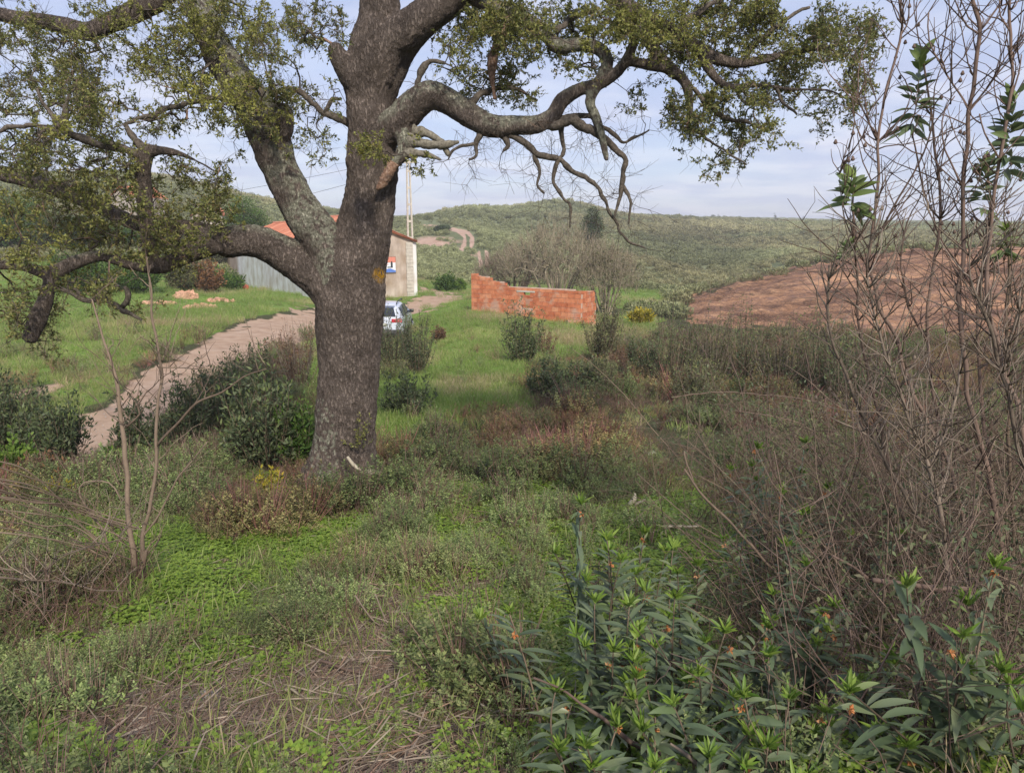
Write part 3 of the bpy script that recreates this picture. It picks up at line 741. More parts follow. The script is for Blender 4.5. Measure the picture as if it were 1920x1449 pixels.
for s in (-1, 1):
    for y0, y1, zt0, zt1 in ((-1.62, -.95, 1.36, 1.42), (-.88, -.12, 1.42, 1.41), (-.05, .62, 1.40, 1.22)):
        panel('side_window', [(s * .865, y0, 1.02), (s * .865, y1, 1.02), (s * .695, y1 - .02, zt1), (s * .695, y0 + .1, zt0)], M_glass, (s, 0, .3), .014)
    panel('tail_lamp', [(s * .86, -2.095, .84), (s * .45, -2.14, .84), (s * .45, -2.12, .98), (s * .84, -2.06, .98)], M_lamp, (0, -1, 0), .03)
    mm = MB(); box(mm, (s * .97, .42, 1.03), (.17, .1, .13), 0, jit=.01); box(mm, (s * .90, .42, .99), (.08, .05, .05), 0); carobj(mm, 'mirror', M_dark)
    mm = MB(); tube(mm, [(s * .60, -1.6, 1.51), (s * .60, -1.5, 1.575), (s * .60, .0, 1.59), (s * .59, .2, 1.52)], .022, 6); carobj(mm, 'roof_rail', M_dark)
    for y in (-1.28, 1.3):
        mm = MB(); a = np.linspace(0, 2 * math.pi, 25)
        for (r0, r1, x0, x1) in ((.31, .31, .72, .88), (.31, .27, .88, .905), (.27, .20, .905, .90)):
            ra = np.stack([np.full(25, s * x0), y + r0 * np.cos(a), .31 + r0 * np.sin(a)], -1); rb = np.stack([np.full(25, s * x1), y + r1 * np.cos(a), .31 + r1 * np.sin(a)], -1)
            mm.add(np.vstack([ra, rb]), [(k, k + 1, 26 + k, 25 + k) for k in range(24)])
        wh = carobj(mm, 'wheel', M_tyre)
        mm = MB(); tube(mm, [(s * .86, y, .31), (s * .91, y, .31)], [.20, .19], 16); o = bpy.data.objects.new('rim', mm.mesh('rim', M_rim)); COL.objects.link(o); o.parent = wh
panel('windscreen', [(-.60, .98, 1.01), (.60, .98, 1.01), (.54, .5, 1.36), (-.54, .5, 1.36)], M_glass, (0, 1, .5), .02)
mm = MB(); box(mm, (0, -2.13, .45), (1.62, .12, .22), 0, jit=.01); carobj(mm, 'rear_bumper', M_bumper)
mm = MB(); box(mm, (0, -2.155, .76), (.5, .03, .11), 0); carobj(mm, 'number_plate', M_plate)
mm = MB(); box(mm, (0, -1.74, 1.475), (1.1, .14, .03), 0); carobj(mm, 'spoiler', M_car)

# ---------------------------------------------------------------- rubble, bucket
def rubble(label, px, py, wpx, n, s0=.25):
    g = G(px, py, 10, 80); sc = wpx * g[1] / FPX / 2
    m = MB()
    for k in range(n):
        a = rng.uniform(0, 6.28); r = rng.random() ** .7; x = g[0] + sc * r * math.cos(a); y = g[1] + sc * .8 * r * math.sin(a)
        z = float(ground(np.array([x]), np.array([y]))[0]) + (1 - r) * sc * .22 * rng.random()
        s = s0 * rng.uniform(.3, 1); box(m, (x, y, z + s * .2), (s, s * rng.uniform(.4, .9), s * rng.uniform(.25, .6)), rng.uniform(0, 3), rnd=rng.random(), jit=s * .12, tilt=(rng.uniform(-.5, .5), rng.uniform(-.5, .5)))
    o = m.build('rubble_pile', M_rubble, None, False); tag(o, label, 'rubble', 'heaps of broken brick on the left bank')
rubble('large heap of broken orange brick on the grass bank below the annexe', 375, 578, 60, 90, .26)
rubble('low spread of brick rubble nearest the barn wall on the bank', 412, 566, 50, 50, .24)
rubble('scatter of broken brick behind the bank at the foot of the red-leaved shrub', 300, 572, 60, 45, .24)
rubble('small upright heap of orange brick between the garden shrubs', 348, 560, 22, 70, .6)
g = G(461, 545, 20, 90)
bk = empty('bucket', tuple(g), 'small round red bucket at the foot of the barn drainpipe', 'bucket')
m = MB(); tube(m, [g + [0, 0, 0], g + [0, 0, .17], g + [0, 0, .34]], [.16, .21, .20], 14); m.build('pail', M_bucket, bk)
m = MB(); a = np.linspace(0, math.pi, 12); tube(m, [(g[0] + .2 * math.cos(x), g[1], g[2] + .34 + .2 * math.sin(x)) for x in a], .012, 5); m.build('handle', M_dark, bk)
# ---------------------------------------------------------------- the cork oak
TY0 = 7.25
def LP(lst, y0=TY0):
    a = np.array([list(t) + [0] * (4 - len(t)) for t in lst], float)
    Y = y0 + a[:, 3]; p = P(a[:, 0], a[:, 1], Y); depth = p[:, 1] * CP - p[:, 2] * SP
    return p, a[:, 2] * depth / FPX
main = [
 [(628,965,92),(632,915,76),(640,880,66),(644,840,60),(650,760,55),(655,690,55),(655,620,60),(658,560,66),(668,500,58),(680,450,50),(688,400,47),(697,340,45),(698,280,46),(692,210,42),(688,160,42),(696,110,44),(706,60,42),(712,10,38),(716,-60,32),(735,-180,26,.3),(728,-300,18,.5)],
 [(590,948,34,-.1),(612,890,36),(630,820,38)],
 [(690,940,28,.05),(682,890,30),(668,830,34)],
 [(545,965,16,-.15),(580,925,26,-.08),(612,880,34),(632,840,40)],
 [(730,955,12,.1),(705,925,22,.05),(682,880,30)],
 [(640,985,24,-.35),(640,935,34,-.18),(645,880,40)],
 [(655,560,56),(625,480,46),(590,432,40),(552,378,35),(522,318,34),(502,262,38),(478,205,36,.1),(440,150,32,.2),(405,90,28,.3),(378,20,25,.4),(340,-60,22,.5),(290,-160,16,.6)],
 [(505,268,34),(527,235,26,-.1),(530,200,18,-.1)],
 [(645,560,54),(600,515,44),(558,490,37),(512,466,33,-.1),(468,452,32,-.2),(420,455,28,-.2),(385,438,20,-.2),(335,425,14,-.1),(270,425,13,.1),(215,400,15,.2),(160,372,16,.3),(90,348,16,.4),(20,328,15,.5),(-80,310,13,.6)],
 [(398,450,28,-.3),(345,480,16,-.35),(300,500,14,-.4),(245,495,12,-.5),(190,480,10,-.6),(140,492,13,-.7),(95,512,13,-.8),(40,500,9,-.85),(-40,500,7,-.9)],
 [(285,492,16,-.4),(278,440,15,-.45),(272,380,14,-.45),(270,320,13,-.5),(276,285,15,-.5)],
 [(276,285,15,-.5),(300,283,9,-.5),(335,288,6,-.5),(368,302,3,-.5)],
 [(100,512,13,-.8),(88,555,13,-.85),(72,600,17,-.9),(55,640,13,-.95)],
 [(-30,20,14,.5),(30,34,13,.5),(75,38,14,.5),(120,50,16,.5),(165,62,17,.4),(205,45,17,.4),(255,20,20,.4),(300,-5,22,.4),(345,-50,22,.5)],
 [(690,180,30),(655,135,22,-.1),(636,105,17,-.15),(628,86,13,-.18)],
 [(700,150,36),(730,90,36,-.05),(775,50,34,-.1),(825,10,30,-.15),(880,-35,26,-.2),(960,-70,22,-.3),(1050,-60,18,-.4),(1130,-20,15,-.45),(1200,25,13,-.5),(1262,58,13,-.5),(1310,92,12,-.5),(1345,112,11,-.5),(1395,118,9,-.5),(1450,108,8,-.5),(1510,94,6,-.45),(1575,84,4,-.4),(1640,60,2.5,-.4)],
 [(712,190,26,.1),(735,140,24,.1),(768,90,20,.15),(812,45,18,.2),(870,0,16,.3),(950,-60,12,.4)],
 [(715,255,34,0),(745,236,31,-.1),(772,205,29,-.15),(806,180,26,-.2),(835,190,24,-.2),(875,215,24,-.25),(920,238,21,-.3),(962,236,18,-.3),(1005,234,17,-.35),(1036,215,15,-.35),(1052,188,14,-.35),(1090,166,12,-.4),(1135,152,11,-.45),(1170,120,10,-.5),(1190,70,9,-.5),(1180,20,8,-.5)],
 [(745,240,22,-.12),(762,262,18,-.2),(755,288,14,-.25),(742,304,10,-.28),(722,338,8,-.3),(711,352,4,-.3)],
 [(870,-20,18,-.1),(920,10,15,-.1),(975,30,13,-.15),(1020,60,13,-.2),(1045,85,14,-.25),(1085,84,13,-.3),(1122,92,12,-.35),(1138,118,12,-.4),(1122,155,11,-.42),(1106,190,10,-.45),(1118,222,9,-.45),(1130,262,8,-.45),(1138,302,5,-.45)],
 [(1140,-40,13,-.5),(1185,20,12,-.6),(1212,70,11,-.6),(1250,125,12,-.6),(1283,152,9,-.6),(1293,200,7,-.6),(1290,250,5,-.6)],
 [(1310,92,11,-.5),(1332,135,9,-.55),(1365,163,7,-.6),(1425,160,5,-.6),(1480,168,4,-.6),(1560,172,3,-.6),(1610,205,2,-.6)],
 [(1180,115,9,-.5),(1230,125,10,-.6),(1262,128,9,-.6)],
]
thin = [  # thin bare branches: bent twisted ends hanging from the right limb
 [(940,250,8,-.3),(968,262,7,-.3),(1005,288,6.5,-.3),(1042,300,6,-.3),(1082,328,5,-.3),(1120,352,4.5,-.3),(1142,395,3.5,-.3),(1160,425,3,-.3),(1182,455,2.5,-.3),(1210,467,1.6,-.3)],
 [(1005,288,5,-.3),(1013,320,4,-.3),(1008,345,3,-.3),(1018,362,2,-.3)],
 [(1048,302,5,-.3),(1040,338,4,-.3),(1055,368,3,-.3),(1066,385,3,-.3),(1068,425,1.6,-.3)],
 [(1000,236,10,-.35),(1040,240,10,-.35),(1072,225,9,-.4),(1105,240,9,-.4),(1140,265,7,-.4),(1168,300,6,-.4),(1168,345,5,-.4),(1160,380,3.5,-.4),(1152,410,2,-.4)],
 [(1168,345,4,-.4),(1182,375,3.5,-.4),(1182,418,2,-.4)],
 [(1050,222,7,-.3),(1100,222,6,-.25),(1140,248,5,-.2),(1175,270,3,-.2),(1190,252,3,-.2),(1215,242,2,-.2)],
 [(902,246,7,-.3),(892,272,5,-.3),(890,292,4,-.3),(876,294,2.5,-.3)],
 [(892,272,4,-.3),(868,272,3,-.3),(850,285,2.5,-.3),(845,302,1.5,-.3)],
 [(936,252,7,-.3),(950,275,5,-.3),(940,284,3,-.3)],
 [(1048,215,7,-.34),(1052,256,5,-.3),(1056,290,4,-.3),(1048,300,3,-.3)],
 [(795,178,8,-.2),(780,150,7,-.2),(790,128,7,-.2),(812,112,5,-.2),(835,118,4,-.2)],
 [(650,230,9,0),(622,214,7,0),(600,208,6,.02),(582,188,6,.02),(560,172,5,.02),(538,168,4,.02),(518,180,2.5,.02)],
 [(612,210,5,0),(624,188,4,0),(640,182,3,0)],
 [(735,190,6,.1),(760,200,4,.2),(775,212,2,.2)],
 [(140,545,4,-.75),(170,565,5,-.75),(198,562,7,-.75),(228,582,6,-.75),(262,600,3,-.75)],
 [(98,530,6,-.8),(130,552,5,-.78),(165,564,5,-.75)],
 [(225,575,5,-.75),(240,552,7,-.75),(232,540,4,-.75)],
 [(235,240,4,-.4),(262,225,4,-.4),(300,212,6,-.4),(340,195,6,-.3),(400,185,5,-.1),(440,195,6,0)],
 [(235,240,5,-.4),(255,262,7,-.45),(272,285,9,-.5)],
 [(110,240,8,-.7),(125,205,6,-.7),(132,170,3,-.7)],
 [(112,242,7,-.7),(92,210,4,-.7),(72,165,2.5,-.7)],
 [(112,242,8,-.7),(150,262,8,-.65),(205,278,9,-.55),(260,290,10,-.5)],
 [(112,242,6,-.7),(60,235,5,-.75),(0,248,4,-.8),(-60,262,3,-.8)],
 [(655,380,5,-.1),(652,365,7,-.15),(653,352,5,-.1)],
 [(1500,96,5,-.45),(1530,70,4,-.4),(1570,60,3,-.4),(1610,66,2,-.4)],
 [(1395,118,6,-.5),(1430,70,5,-.45),(1470,40,4,-.4),(1520,10,3,-.4)],
 [(1262,58,8,-.5),(1310,20,6,-.4),(1380,-10,5,-.3),(1450,-30,4,-.3)],
 [(1283,152,6,-.6),(1330,200,5,-.6),(1380,225,4,-.6),(1425,238,2.5,-.6)],
 [(1290,240,4,-.6),(1330,262,3,-.6),(1370,290,2.5,-.6),(1395,310,1.5,-.6)],
 [(1450,160,4,-.6),(1470,190,3,-.6),(1490,215,2,-.6)],
 [(875,215,9,-.25),(900,180,7,-.2),(935,165,6,-.1),(975,170,4,-.05),(1010,190,3,0)],
 [(1040,60,7,-.2),(1075,30,6,-.1),(1120,20,5,0)],
]
broken = [[(760,262,14,-.2),(785,268,10,-.25),(815,272,8,-.28),(842,270,6,-.3),(860,266,4,-.3)],
 [(775,245,12,-.2),(800,250,8,-.22),(826,266,6,-.25),(842,292,4,-.28)],
 [(752,288,11,-.25),(785,288,7,-.3),(808,292,5,-.3),(826,300,2.5,-.32)]]
dead = [[(948,30,9,-.2),(940,70,10,-.2),(926,100,10,-.22),(922,140,7,-.24),(928,186,3,-.25)]]
tree = empty('cork_oak_tree', tuple(P(632, 912, TY0)), 'large old cork oak with thick grey trunk, twisted limbs and olive crown', 'tree')
tmp = MB(); skel = []; skr = []; lich = []
LICH = {6: .95, 7: .8, 8: .45, 17: .6, 18: .95, 16: .75, 19: 1.2, 9: .4}
for li, l in enumerate(main):
    p, r = LP(l); p2, r2 = resample(p, r, .07)
    if li > 4:
        wob = np.stack([vn3(p2 * 2.2, 1 + li) - .5, vn3(p2 * 2.2, 40 + li) - .5, vn3(p2 * 2.2, 80 + li) - .5], 1)
        p2 = p2 + wob * (r2 * .35)[:, None]
    tube(tmp, p2, r2 * (1 + .12 * (vn3(p2 * 3.1, 9) - .5)), 20)
    skel.append(p2); skr.append(r2); lich.append(np.full(len(p2), LICH.get(li, .25 if li else .12)))
me = tmp.mesh('oak_tmp', None); ob = bpy.data.objects.new('oak_tmp', me); COL.objects.link(ob)
md = ob.modifiers.new('r', 'REMESH'); md.mode = 'VOXEL'; md.voxel_size = .0135; md.use_smooth_shade = True
md = ob.modifiers.new('s', 'SMOOTH'); md.factor = .6; md.iterations = 9
dg_ = bpy.context.evaluated_depsgraph_get()
me2 = bpy.data.meshes.new_from_object(ob.evaluated_get(dg_))
bpy.data.objects.remove(ob); bpy.data.meshes.remove(me)
nv = len(me2.vertices); co = np.empty(nv * 3, np.float32); me2.vertices.foreach_get('co', co); co = co.reshape(-1, 3).astype(float)
no = np.empty(nv * 3, np.float32); me2.vertices.foreach_get('normal', no); no = no.reshape(-1, 3).astype(float)
SK = np.vstack(skel); SR = np.concatenate(skr); LI = np.concatenate(lich)
near = np.empty(nv, int)
for s in range(0, nv, 8000):
    near[s:s + 8000] = (((co[s:s + 8000, None] - SK[None]) ** 2).sum(-1) - (SR ** 2)[None]).argmin(1)
st3 = np.array([1, 1, .42])
bark = (vn3(co * st3 * 60, 3) - .5) * .7 + (vn3(co * st3 * 110, 5) - .5) * .5 + (vn3(co * 22, 7) - .5) * .8 + (vn3(co * 7, 11) - .5) * 1.6
amp = np.clip(SR[near] * .075, .002, .016)
co = co + no * (bark * amp)[:, None]
lm = LI[near] * (.35 + .75 * np.clip(no[:, 2] * .8 + .35, 0, 1)) + (vn3(co * 5, 15) - .5) * .5
lm = np.clip((lm - .42) / .25, 0, 1) * np.clip((vn3(co * 26, 19) * .6 + vn3(co * 60, 29) * .4 - .36) / .12, 0, 1)
ppx, ppy = proj(co)
base_l = (np.clip(1 - np.hypot((ppx - 600) / 42, (ppy - 850) / 120), 0, 1) > .15) & (vn3(co * 34, 23) > .6)
lm = np.maximum(lm, base_l * .9)
ye = np.clip((1 - np.hypot((ppx - 712) / 13, (ppy - 516) / 16)) * 2 + (vn3(co * 40, 31) - .5), 0, 1) * (no[:, 1] < .3)
ye = ye * (vn3(co * 55, 37) > .42)
me2.vertices.foreach_set('co', co.astype(np.float32).ravel())
for k, a in (('tint', lm), ('rnd', ye)):
    at = me2.attributes.new(k, 'FLOAT', 'POINT'); at.data.foreach_set('value', a.astype(np.float32))
me2.name = 'trunk'; me2.transform(Matrix.Translation(-tree.location)); me2.update()
def bark_b(N, nt):
    co = N('ShaderNodeTexCoord').outputs['Object']
    mp = N('ShaderNodeMapping', {'Vector': co, 'Scale': (1, 1, .5)}).outputs[0]
    n1 = N('ShaderNodeTexNoise', {'Vector': mp, 'Scale': 75.0, 'Detail': 5.0, 'Roughness': .7}).outputs['Fac']
    mp2 = N('ShaderNodeMapping', {'Vector': co, 'Scale': (1, 1, .36)}).outputs[0]
    vo = N('ShaderNodeTexNoise', {'Vector': mp2, 'Scale': 52.0, 'Detail': 8.0, 'Roughness': .7, 'Distortion': .4}).outputs['Fac']
    n2 = N('ShaderNodeTexNoise', {'Vector': co, 'Scale': 5.0, 'Detail': 6.0}).outputs['Fac']
    vm = N('ShaderNodeMapRange', {0: vo, 1: .40, 2: .56}).outputs[0]
    c = ramp(N, n1, [(.3, (.085, .068, .058)), (.48, (.21, .172, .15)), (.72, (.35, .295, .255))])
    c = N('ShaderNodeMix', {0: .6, 6: c, 7: ramp(N, n2, [(.35, (.11, .088, .075)), (.65, (.30, .245, .21))])}, data_type='RGBA').outputs[2]
    dk = N('ShaderNodeMix', {0: N('ShaderNodeMath', {0: vm, 1: .45}, operation='MULTIPLY').outputs[0], 6: (.55, .52, .5, 1), 7: (1.5, 1.5, 1.5, 1)}, data_type='RGBA').outputs[2]
    c = N('ShaderNodeMix', {0: .8, 6: c, 7: dk}, data_type='RGBA', blend_type='MULTIPLY').outputs[2]
    li = ramp(N, N('ShaderNodeTexNoise', {'Vector': co, 'Scale': 40.0, 'Detail': 4.0}).outputs['Fac'], [(.3, (.17, .175, .125)), (.5, (.38, .38, .29)), (.7, (.56, .55, .43))])
    c = N('ShaderNodeMix', {0: N('ShaderNodeMath', {0: N('ShaderNodeAttribute', attribute_name='tint').outputs['Fac'], 1: .8}, operation='MULTIPLY').outputs[0], 6: c, 7: li}, data_type='RGBA').outputs[2]
    c = N('ShaderNodeMix', {0: N('ShaderNodeAttribute', attribute_name='rnd').outputs['Fac'], 6: c, 7: (.50, .27, .03, 1)}, data_type='RGBA').outputs[2]
    h = N('ShaderNodeMath', {0: n1, 1: vm}, operation='ADD').outputs[0]
    bp = N('ShaderNodeBump', {'Strength': 1.0, 'Distance': .02, 'Height': h}).outputs[0]
    return N('ShaderNodeBsdfPrincipled', {'Base Color': c, 'Roughness': .92, 'Specular IOR Level': .15, 'Normal': bp}).outputs[0]
M_bark = mat('oak_bark', bark_b)
def bark_t(N, nt):
    co = N('ShaderNodeTexCoord').outputs['Object']
    n1 = N('ShaderNodeTexNoise', {'Vector': co, 'Scale': 45.0, 'Detail': 6.0, 'Roughness': .7}).outputs['Fac']
    c = ramp(N, n1, [(.3, (.035, .028, .024)), (.52, (.085, .066, .055)), (.7, (.17, .14, .12))])
    li = ramp(N, n1, [(.3, (.12, .11, .085)), (.55, (.34, .32, .25)), (.75, (.46, .44, .34))])
    li2 = ramp(N, n1, [(.3, (.07, .045, .033)), (.5, (.24, .145, .10)), (.7, (.42, .32, .26))])
    c = N('ShaderNodeMix', {0: N('ShaderNodeAttribute', attribute_name='tint').outputs['Fac'], 6: c, 7: li}, data_type='RGBA').outputs[2]
    c = N('ShaderNodeMix', {0: N('ShaderNodeMapRange', {0: N('ShaderNodeAttribute', attribute_name='rnd').outputs['Fac'], 1: .9, 2: .95}).outputs[0], 6: c, 7: li2}, data_type='RGBA').outputs[2]
    bp = N('ShaderNodeBump', {'Strength': .8, 'Distance': .008, 'Height': n1}).outputs[0]
    return N('ShaderNodeBsdfPrincipled', {'Base Color': c, 'Roughness': .92, 'Specular IOR Level': .15, 'Normal': bp}).outputs[0]
M_twig = mat('oak_twig_bark', bark_t)
me2.materials.clear(); me2.materials.append(M_bark)
me2.polygons.foreach_set('use_smooth', np.ones(len(me2.polygons), bool))
trunk = bpy.data.objects.new('trunk', me2); COL.objects.link(trunk); trunk.parent = tree
bm_ = MB()
for l in thin:
    p, r = LP(l); p2, r2 = resample(p, r, .03)
    wob = np.stack([vn3(p2 * 7, 1) - .5, vn3(p2 * 7, 40) - .5, vn3(p2 * 7, 80) - .5], 1)
    p2 = p2 + wob * .06 + np.stack([vn3(p2 * 19, 5) - .5, vn3(p2 * 19, 45) - .5, vn3(p2 * 19, 85) - .5], 1) * .022
    bm_ = MB(); tube(bm_, p2, r2 * .9 * (1 + .6 * (vn3(p2 * 18, 3) - .5)), 8, rnd=.3, tint=.12, lump=.1); bm_.build('branch', M_twig, tree)
    skel.append(p2); skr.append(r2)
for nme, lst, tn, rn in (('broken_limb', broken, .5, .3), ('dead_branch', dead, .35, 1.0)):
    for l in lst:
        b2 = MB(); p, r = LP(l); p2, r2 = resample(p, r, .02)
        tube(b2, p2, r2 * (1 + .7 * (vn3(p2 * 22, 3) - .5)), 10, rnd=rn, tint=tn, lump=.12)
        b2.build(nme, M_twig, tree)
b2 = MB(); p, r = LP([(738,306,10,-.29),(728,325,10,-.31),(716,345,8,-.32),(706,355,3,-.33)]); p2, r2 = resample(p, r, .015)
tube(b2, p2, r2 * 1.1, 9, rnd=1.0, tint=.2, lump=.18); b2.build('splintered_end', M_twig, tree)

# crown: blobs (x, y, rx, ry, density, tint, depth offset)
BL = [(60,110,85,70,1,.35,.1),(130,150,80,60,.8,.3,0),(190,120,70,50,.7,.3,0),(300,60,100,60,1.2,.5,.2),(350,120,90,50,1.3,.7,.2),(420,60,80,70,1.2,.6,.3),(480,50,90,60,1,.3,.2),(560,30,60,50,.9,.0,.1),(600,45,40,35,.8,0,.1),
 (240,180,100,60,.6,.25,-.2),(400,190,80,35,1.5,.95,-.15),(455,190,45,35,1.4,.8,-.15),(130,80,90,40,.8,.4,.2),(40,240,70,70,1,.2,-.4),(110,220,70,60,.9,.35,-.5),(200,240,80,45,.7,.3,-.4),(500,190,50,60,1.1,.3,0),(530,150,50,50,.8,.2,0),(505,250,32,50,1.2,.5,-.1),(470,240,34,40,.8,.5,-.15),
 (570,260,28,30,.7,0,0),(590,285,28,18,.5,0,0),(180,195,30,30,1,.1,-.3),(400,300,45,45,.35,.1,-.3),(420,335,30,25,.4,.1,-.3),(150,255,60,30,1.1,.8,-.6),(220,320,100,40,.8,.3,-.5),(80,330,90,50,.9,.3,-.6),(320,370,110,50,.8,.35,-.3),(180,390,120,50,1,.2,-.6),(60,400,80,40,.7,.3,-.7),
 (240,440,130,50,.9,.35,-.5),(380,410,60,40,1,.35,-.3),(60,460,80,40,.6,.5,-.8),(60,560,55,40,.9,.2,-.85),(55,615,60,45,1.1,.1,-.9),(140,520,60,30,.8,.35,-.7),(230,555,50,25,.6,.1,-.75),(360,470,45,35,.9,.5,-.35),(200,480,90,25,.7,.5,-.6),(310,300,50,30,.4,.2,-.5),(40,300,60,30,.7,.2,-.8),(340,30,110,30,1,.4,.3),(60,30,80,25,.6,.1,.4),
 (860,50,50,50,1.1,.3,0),(905,30,70,50,1.3,.35,0),(845,120,40,35,.8,.2,0),(880,150,45,30,.8,.3,-.1),(960,70,70,55,1.4,.3,-.1),(1010,35,70,45,1.3,.3,-.1),(960,150,60,45,.9,.05,-.1),(1000,190,35,25,.8,0,-.1),(910,180,30,25,.6,.2,-.1),(1060,60,60,40,1.1,.4,-.1),(1120,40,90,45,1.4,.4,-.2),(1190,30,80,45,1.3,.3,-.3),(1060,125,40,25,.4,.1,-.2),
 (1270,30,110,45,1.3,.35,-.4),(1370,40,110,50,1.3,.3,-.4),(1230,90,60,45,1,.2,-.5),(1330,100,90,45,1.3,.25,-.5),(1450,50,100,50,1,.25,-.4),(1540,45,70,35,.6,.1,-.4),(1600,55,45,28,.6,.05,-.4),(1440,120,90,35,1.2,.25,-.5),(1530,105,70,30,.8,.1,-.45),(1400,170,80,30,1.1,.2,-.6),(1490,165,70,25,.9,.1,-.6),(1570,165,50,28,.8,.05,-.6),(1590,200,30,30,.35,0,-.6),(1640,75,30,30,.6,0,-.4),(1600,110,40,30,.5,0,-.4),(1530,205,20,30,.35,0,-.6),
 (1290,210,35,45,1,.1,-.6),(1270,255,40,25,.7,0,-.6),(1340,240,60,35,.7,.05,-.6),(1400,235,55,35,.9,.2,-.6),(1440,235,35,25,.8,.6,-.6),(1380,300,40,22,.4,0,-.6),(1200,170,22,40,.35,0,-.4),(1100,110,50,20,.4,.1,-.3),(1330,170,70,30,1,.1,-.6),(1340,290,30,25,.25,0,-.6),
 (712,285,28,24,2.2,.5,-.42),(528,205,26,26,1.6,.4,-.15),(515,225,24,24,1.4,.4,-.2),(786,308,24,12,1,.3,-.3),(545,175,22,10,1.6,.3,0),(615,200,20,12,.5,.2,0)]
tg = []; tt = []
for (x, y, a, b, d, t, dy_) in BL:
    if x < 480: d = d * 1.05; a *= 1.15; b *= 1.15
    if x > 1480: d *= 1.5
    if x > 800 and y < 100: d *= 1.15
    n = int(3.14 * a * b / 200 * d) + 6
    # clumpy sampling: sub clusters
    nc = max(2, n // 9); an = rng.uniform(0, 6.28, nc); rr_ = np.sqrt(rng.random(nc))
    cx_ = x + a * rr_ * np.cos(an); cy_ = y + b * rr_ * np.sin(an); cd = rng.normal(0, .38, nc)
    k = rng.integers(0, nc, n)
    sx = cx_[k] + rng.normal(0, 15, n); sy = cy_[k] + rng.normal(0, 13, n); sdp = TY0 + dy_ + cd[k] + rng.normal(0, .06, n)
    tg.append(P(sx, sy, sdp)); tt.append(np.clip(t + rng.normal(0, .15, nc)[k], 0, 1))
n = 700      # unseen upper crown that shades what lies below
an = rng.uniform(0, 6.28, n); rr_ = np.sqrt(rng.random(n))
up_ = np.stack([-.9 + 3.6 * rr_ * np.cos(an), 7.4 + 2.6 * rr_ * np.sin(an), 2.9 + rng.random(n) * 2.2 * (1 - rr_ ** 2) ], -1)
tg.append(up_); tt.append(np.full(n, .3))
nb_ = 260; ks = rng.integers(0, 10, nb_)       # bare twiglets on the hanging branches
src = np.vstack([LP(thin[k])[0] for k in range(0, 12)]); q_ = src[rng.integers(0, len(src), nb_)]
tg.append(q_ + np.stack([rng.normal(0, .14, nb_), rng.normal(0, .12, nb_), rng.normal(-.06, .12, nb_)], -1)); tt.append(np.full(nb_, -9.))
tg = np.vstack(tg); tt = np.concatenate(tt)
ske = np.vstack([a[r < .12] for a, r in zip(skel, skr)])
nodes, par, cnt, n0, ends = grow(ske, tg, .09, .28)
key = {}
tw = MB(); idx = np.arange(n0, len(nodes)); ra = .0016 * cnt ** .46; ra = np.minimum(ra, .02)
prisms(tw, nodes[par[idx]], nodes[idx], np.maximum(ra[idx], .0015) * 1.15, np.maximum(ra[idx], .0013), 3, tint=.1)
# leaf sprays: around each end and the last bits of its twig
from_t = {}
d2 = ((nodes[ends][:, None] - tg[None, :1]) ** 2).sum(-1) if False else None
order = np.argsort(np.sqrt(((tg[:, None, :] - ske[None, ::7]) ** 2).sum(-1)).min(1)) if False else None
# tints by nearest target (ends coincide with targets)
def lookup(e):
    out = np.empty(len(e))
    for s in range(0, len(e), 500): out[s:s + 500] = tt[((e[s:s + 500, None] - tg[None]) ** 2).sum(-1).argmin(1)]
    return out
et = lookup(nodes[ends])
lf = MB(); E = nodes[ends]; Ep = nodes[par[ends]]; ne = len(ends)
NS = 4; leafy_ = ((rng.random(ne) > .3) | (E[:, 0] > -1.0)) & (et > -5); et = np.clip(et, 0, 1)
for s in range(NS):
    d = nrm(nrm(E - Ep) * .7 + rng.normal(0, .65, (ne, 3)) + np.array([0, 0, .05])); L = rng.uniform(.05, .12, ne)
    tip = E + d * (L * np.where(leafy_, 1, 1.7))[:, None]
    prisms(tw, E, tip, .0014, .0008, 3, tint=.1)
    for k in range(11):
        f = rng.uniform(.15, 1.05, ne)[:, None]
        ld = nrm(d * .6 + rng.normal(0, .75, (ne, 3)))
        keep = (rng.random(ne) < .92) & leafy_ & ~((nodes[ends][:, 2] > 2.6) & (k > 3))
        leaves(lf, (E + d * L[:, None] * f)[keep], ld[keep], rng.uniform(.017, .040, keep.sum()), rng.uniform(.009, .019, keep.sum()), tint=np.clip(et[keep] * .8 + rng.normal(0, .12, keep.sum()), 0, 1), fold=.18)
# drooping fine twigs
dk = rng.random(ne) < .16
a = E[dk]; L = rng.uniform(.08, .3, dk.sum()); b1 = a + np.stack([rng.normal(0, .03, dk.sum()), rng.normal(0, .03, dk.sum()), -L * .6], -1); b2_ = b1 + np.stack([rng.normal(0, .04, dk.sum()), rng.normal(0, .03, dk.sum()), -L * .4], -1)
prisms(tw, a, b1, .0016, .0012, 3, tint=.1); prisms(tw, b1, b2_, .0012, .0007, 3, tint=.1)
tw.build('twigs', M_twig, tree)
M_oakleaf = leaf_mat('oak_leaf', [(.065, .085, .030), (.12, .15, .052), (.18, .20, .074), (.25, .25, .09), (.28, .20, .10)], (.42, .42, .10), trans=.4)
lf.build('foliage', M_oakleaf, tree)
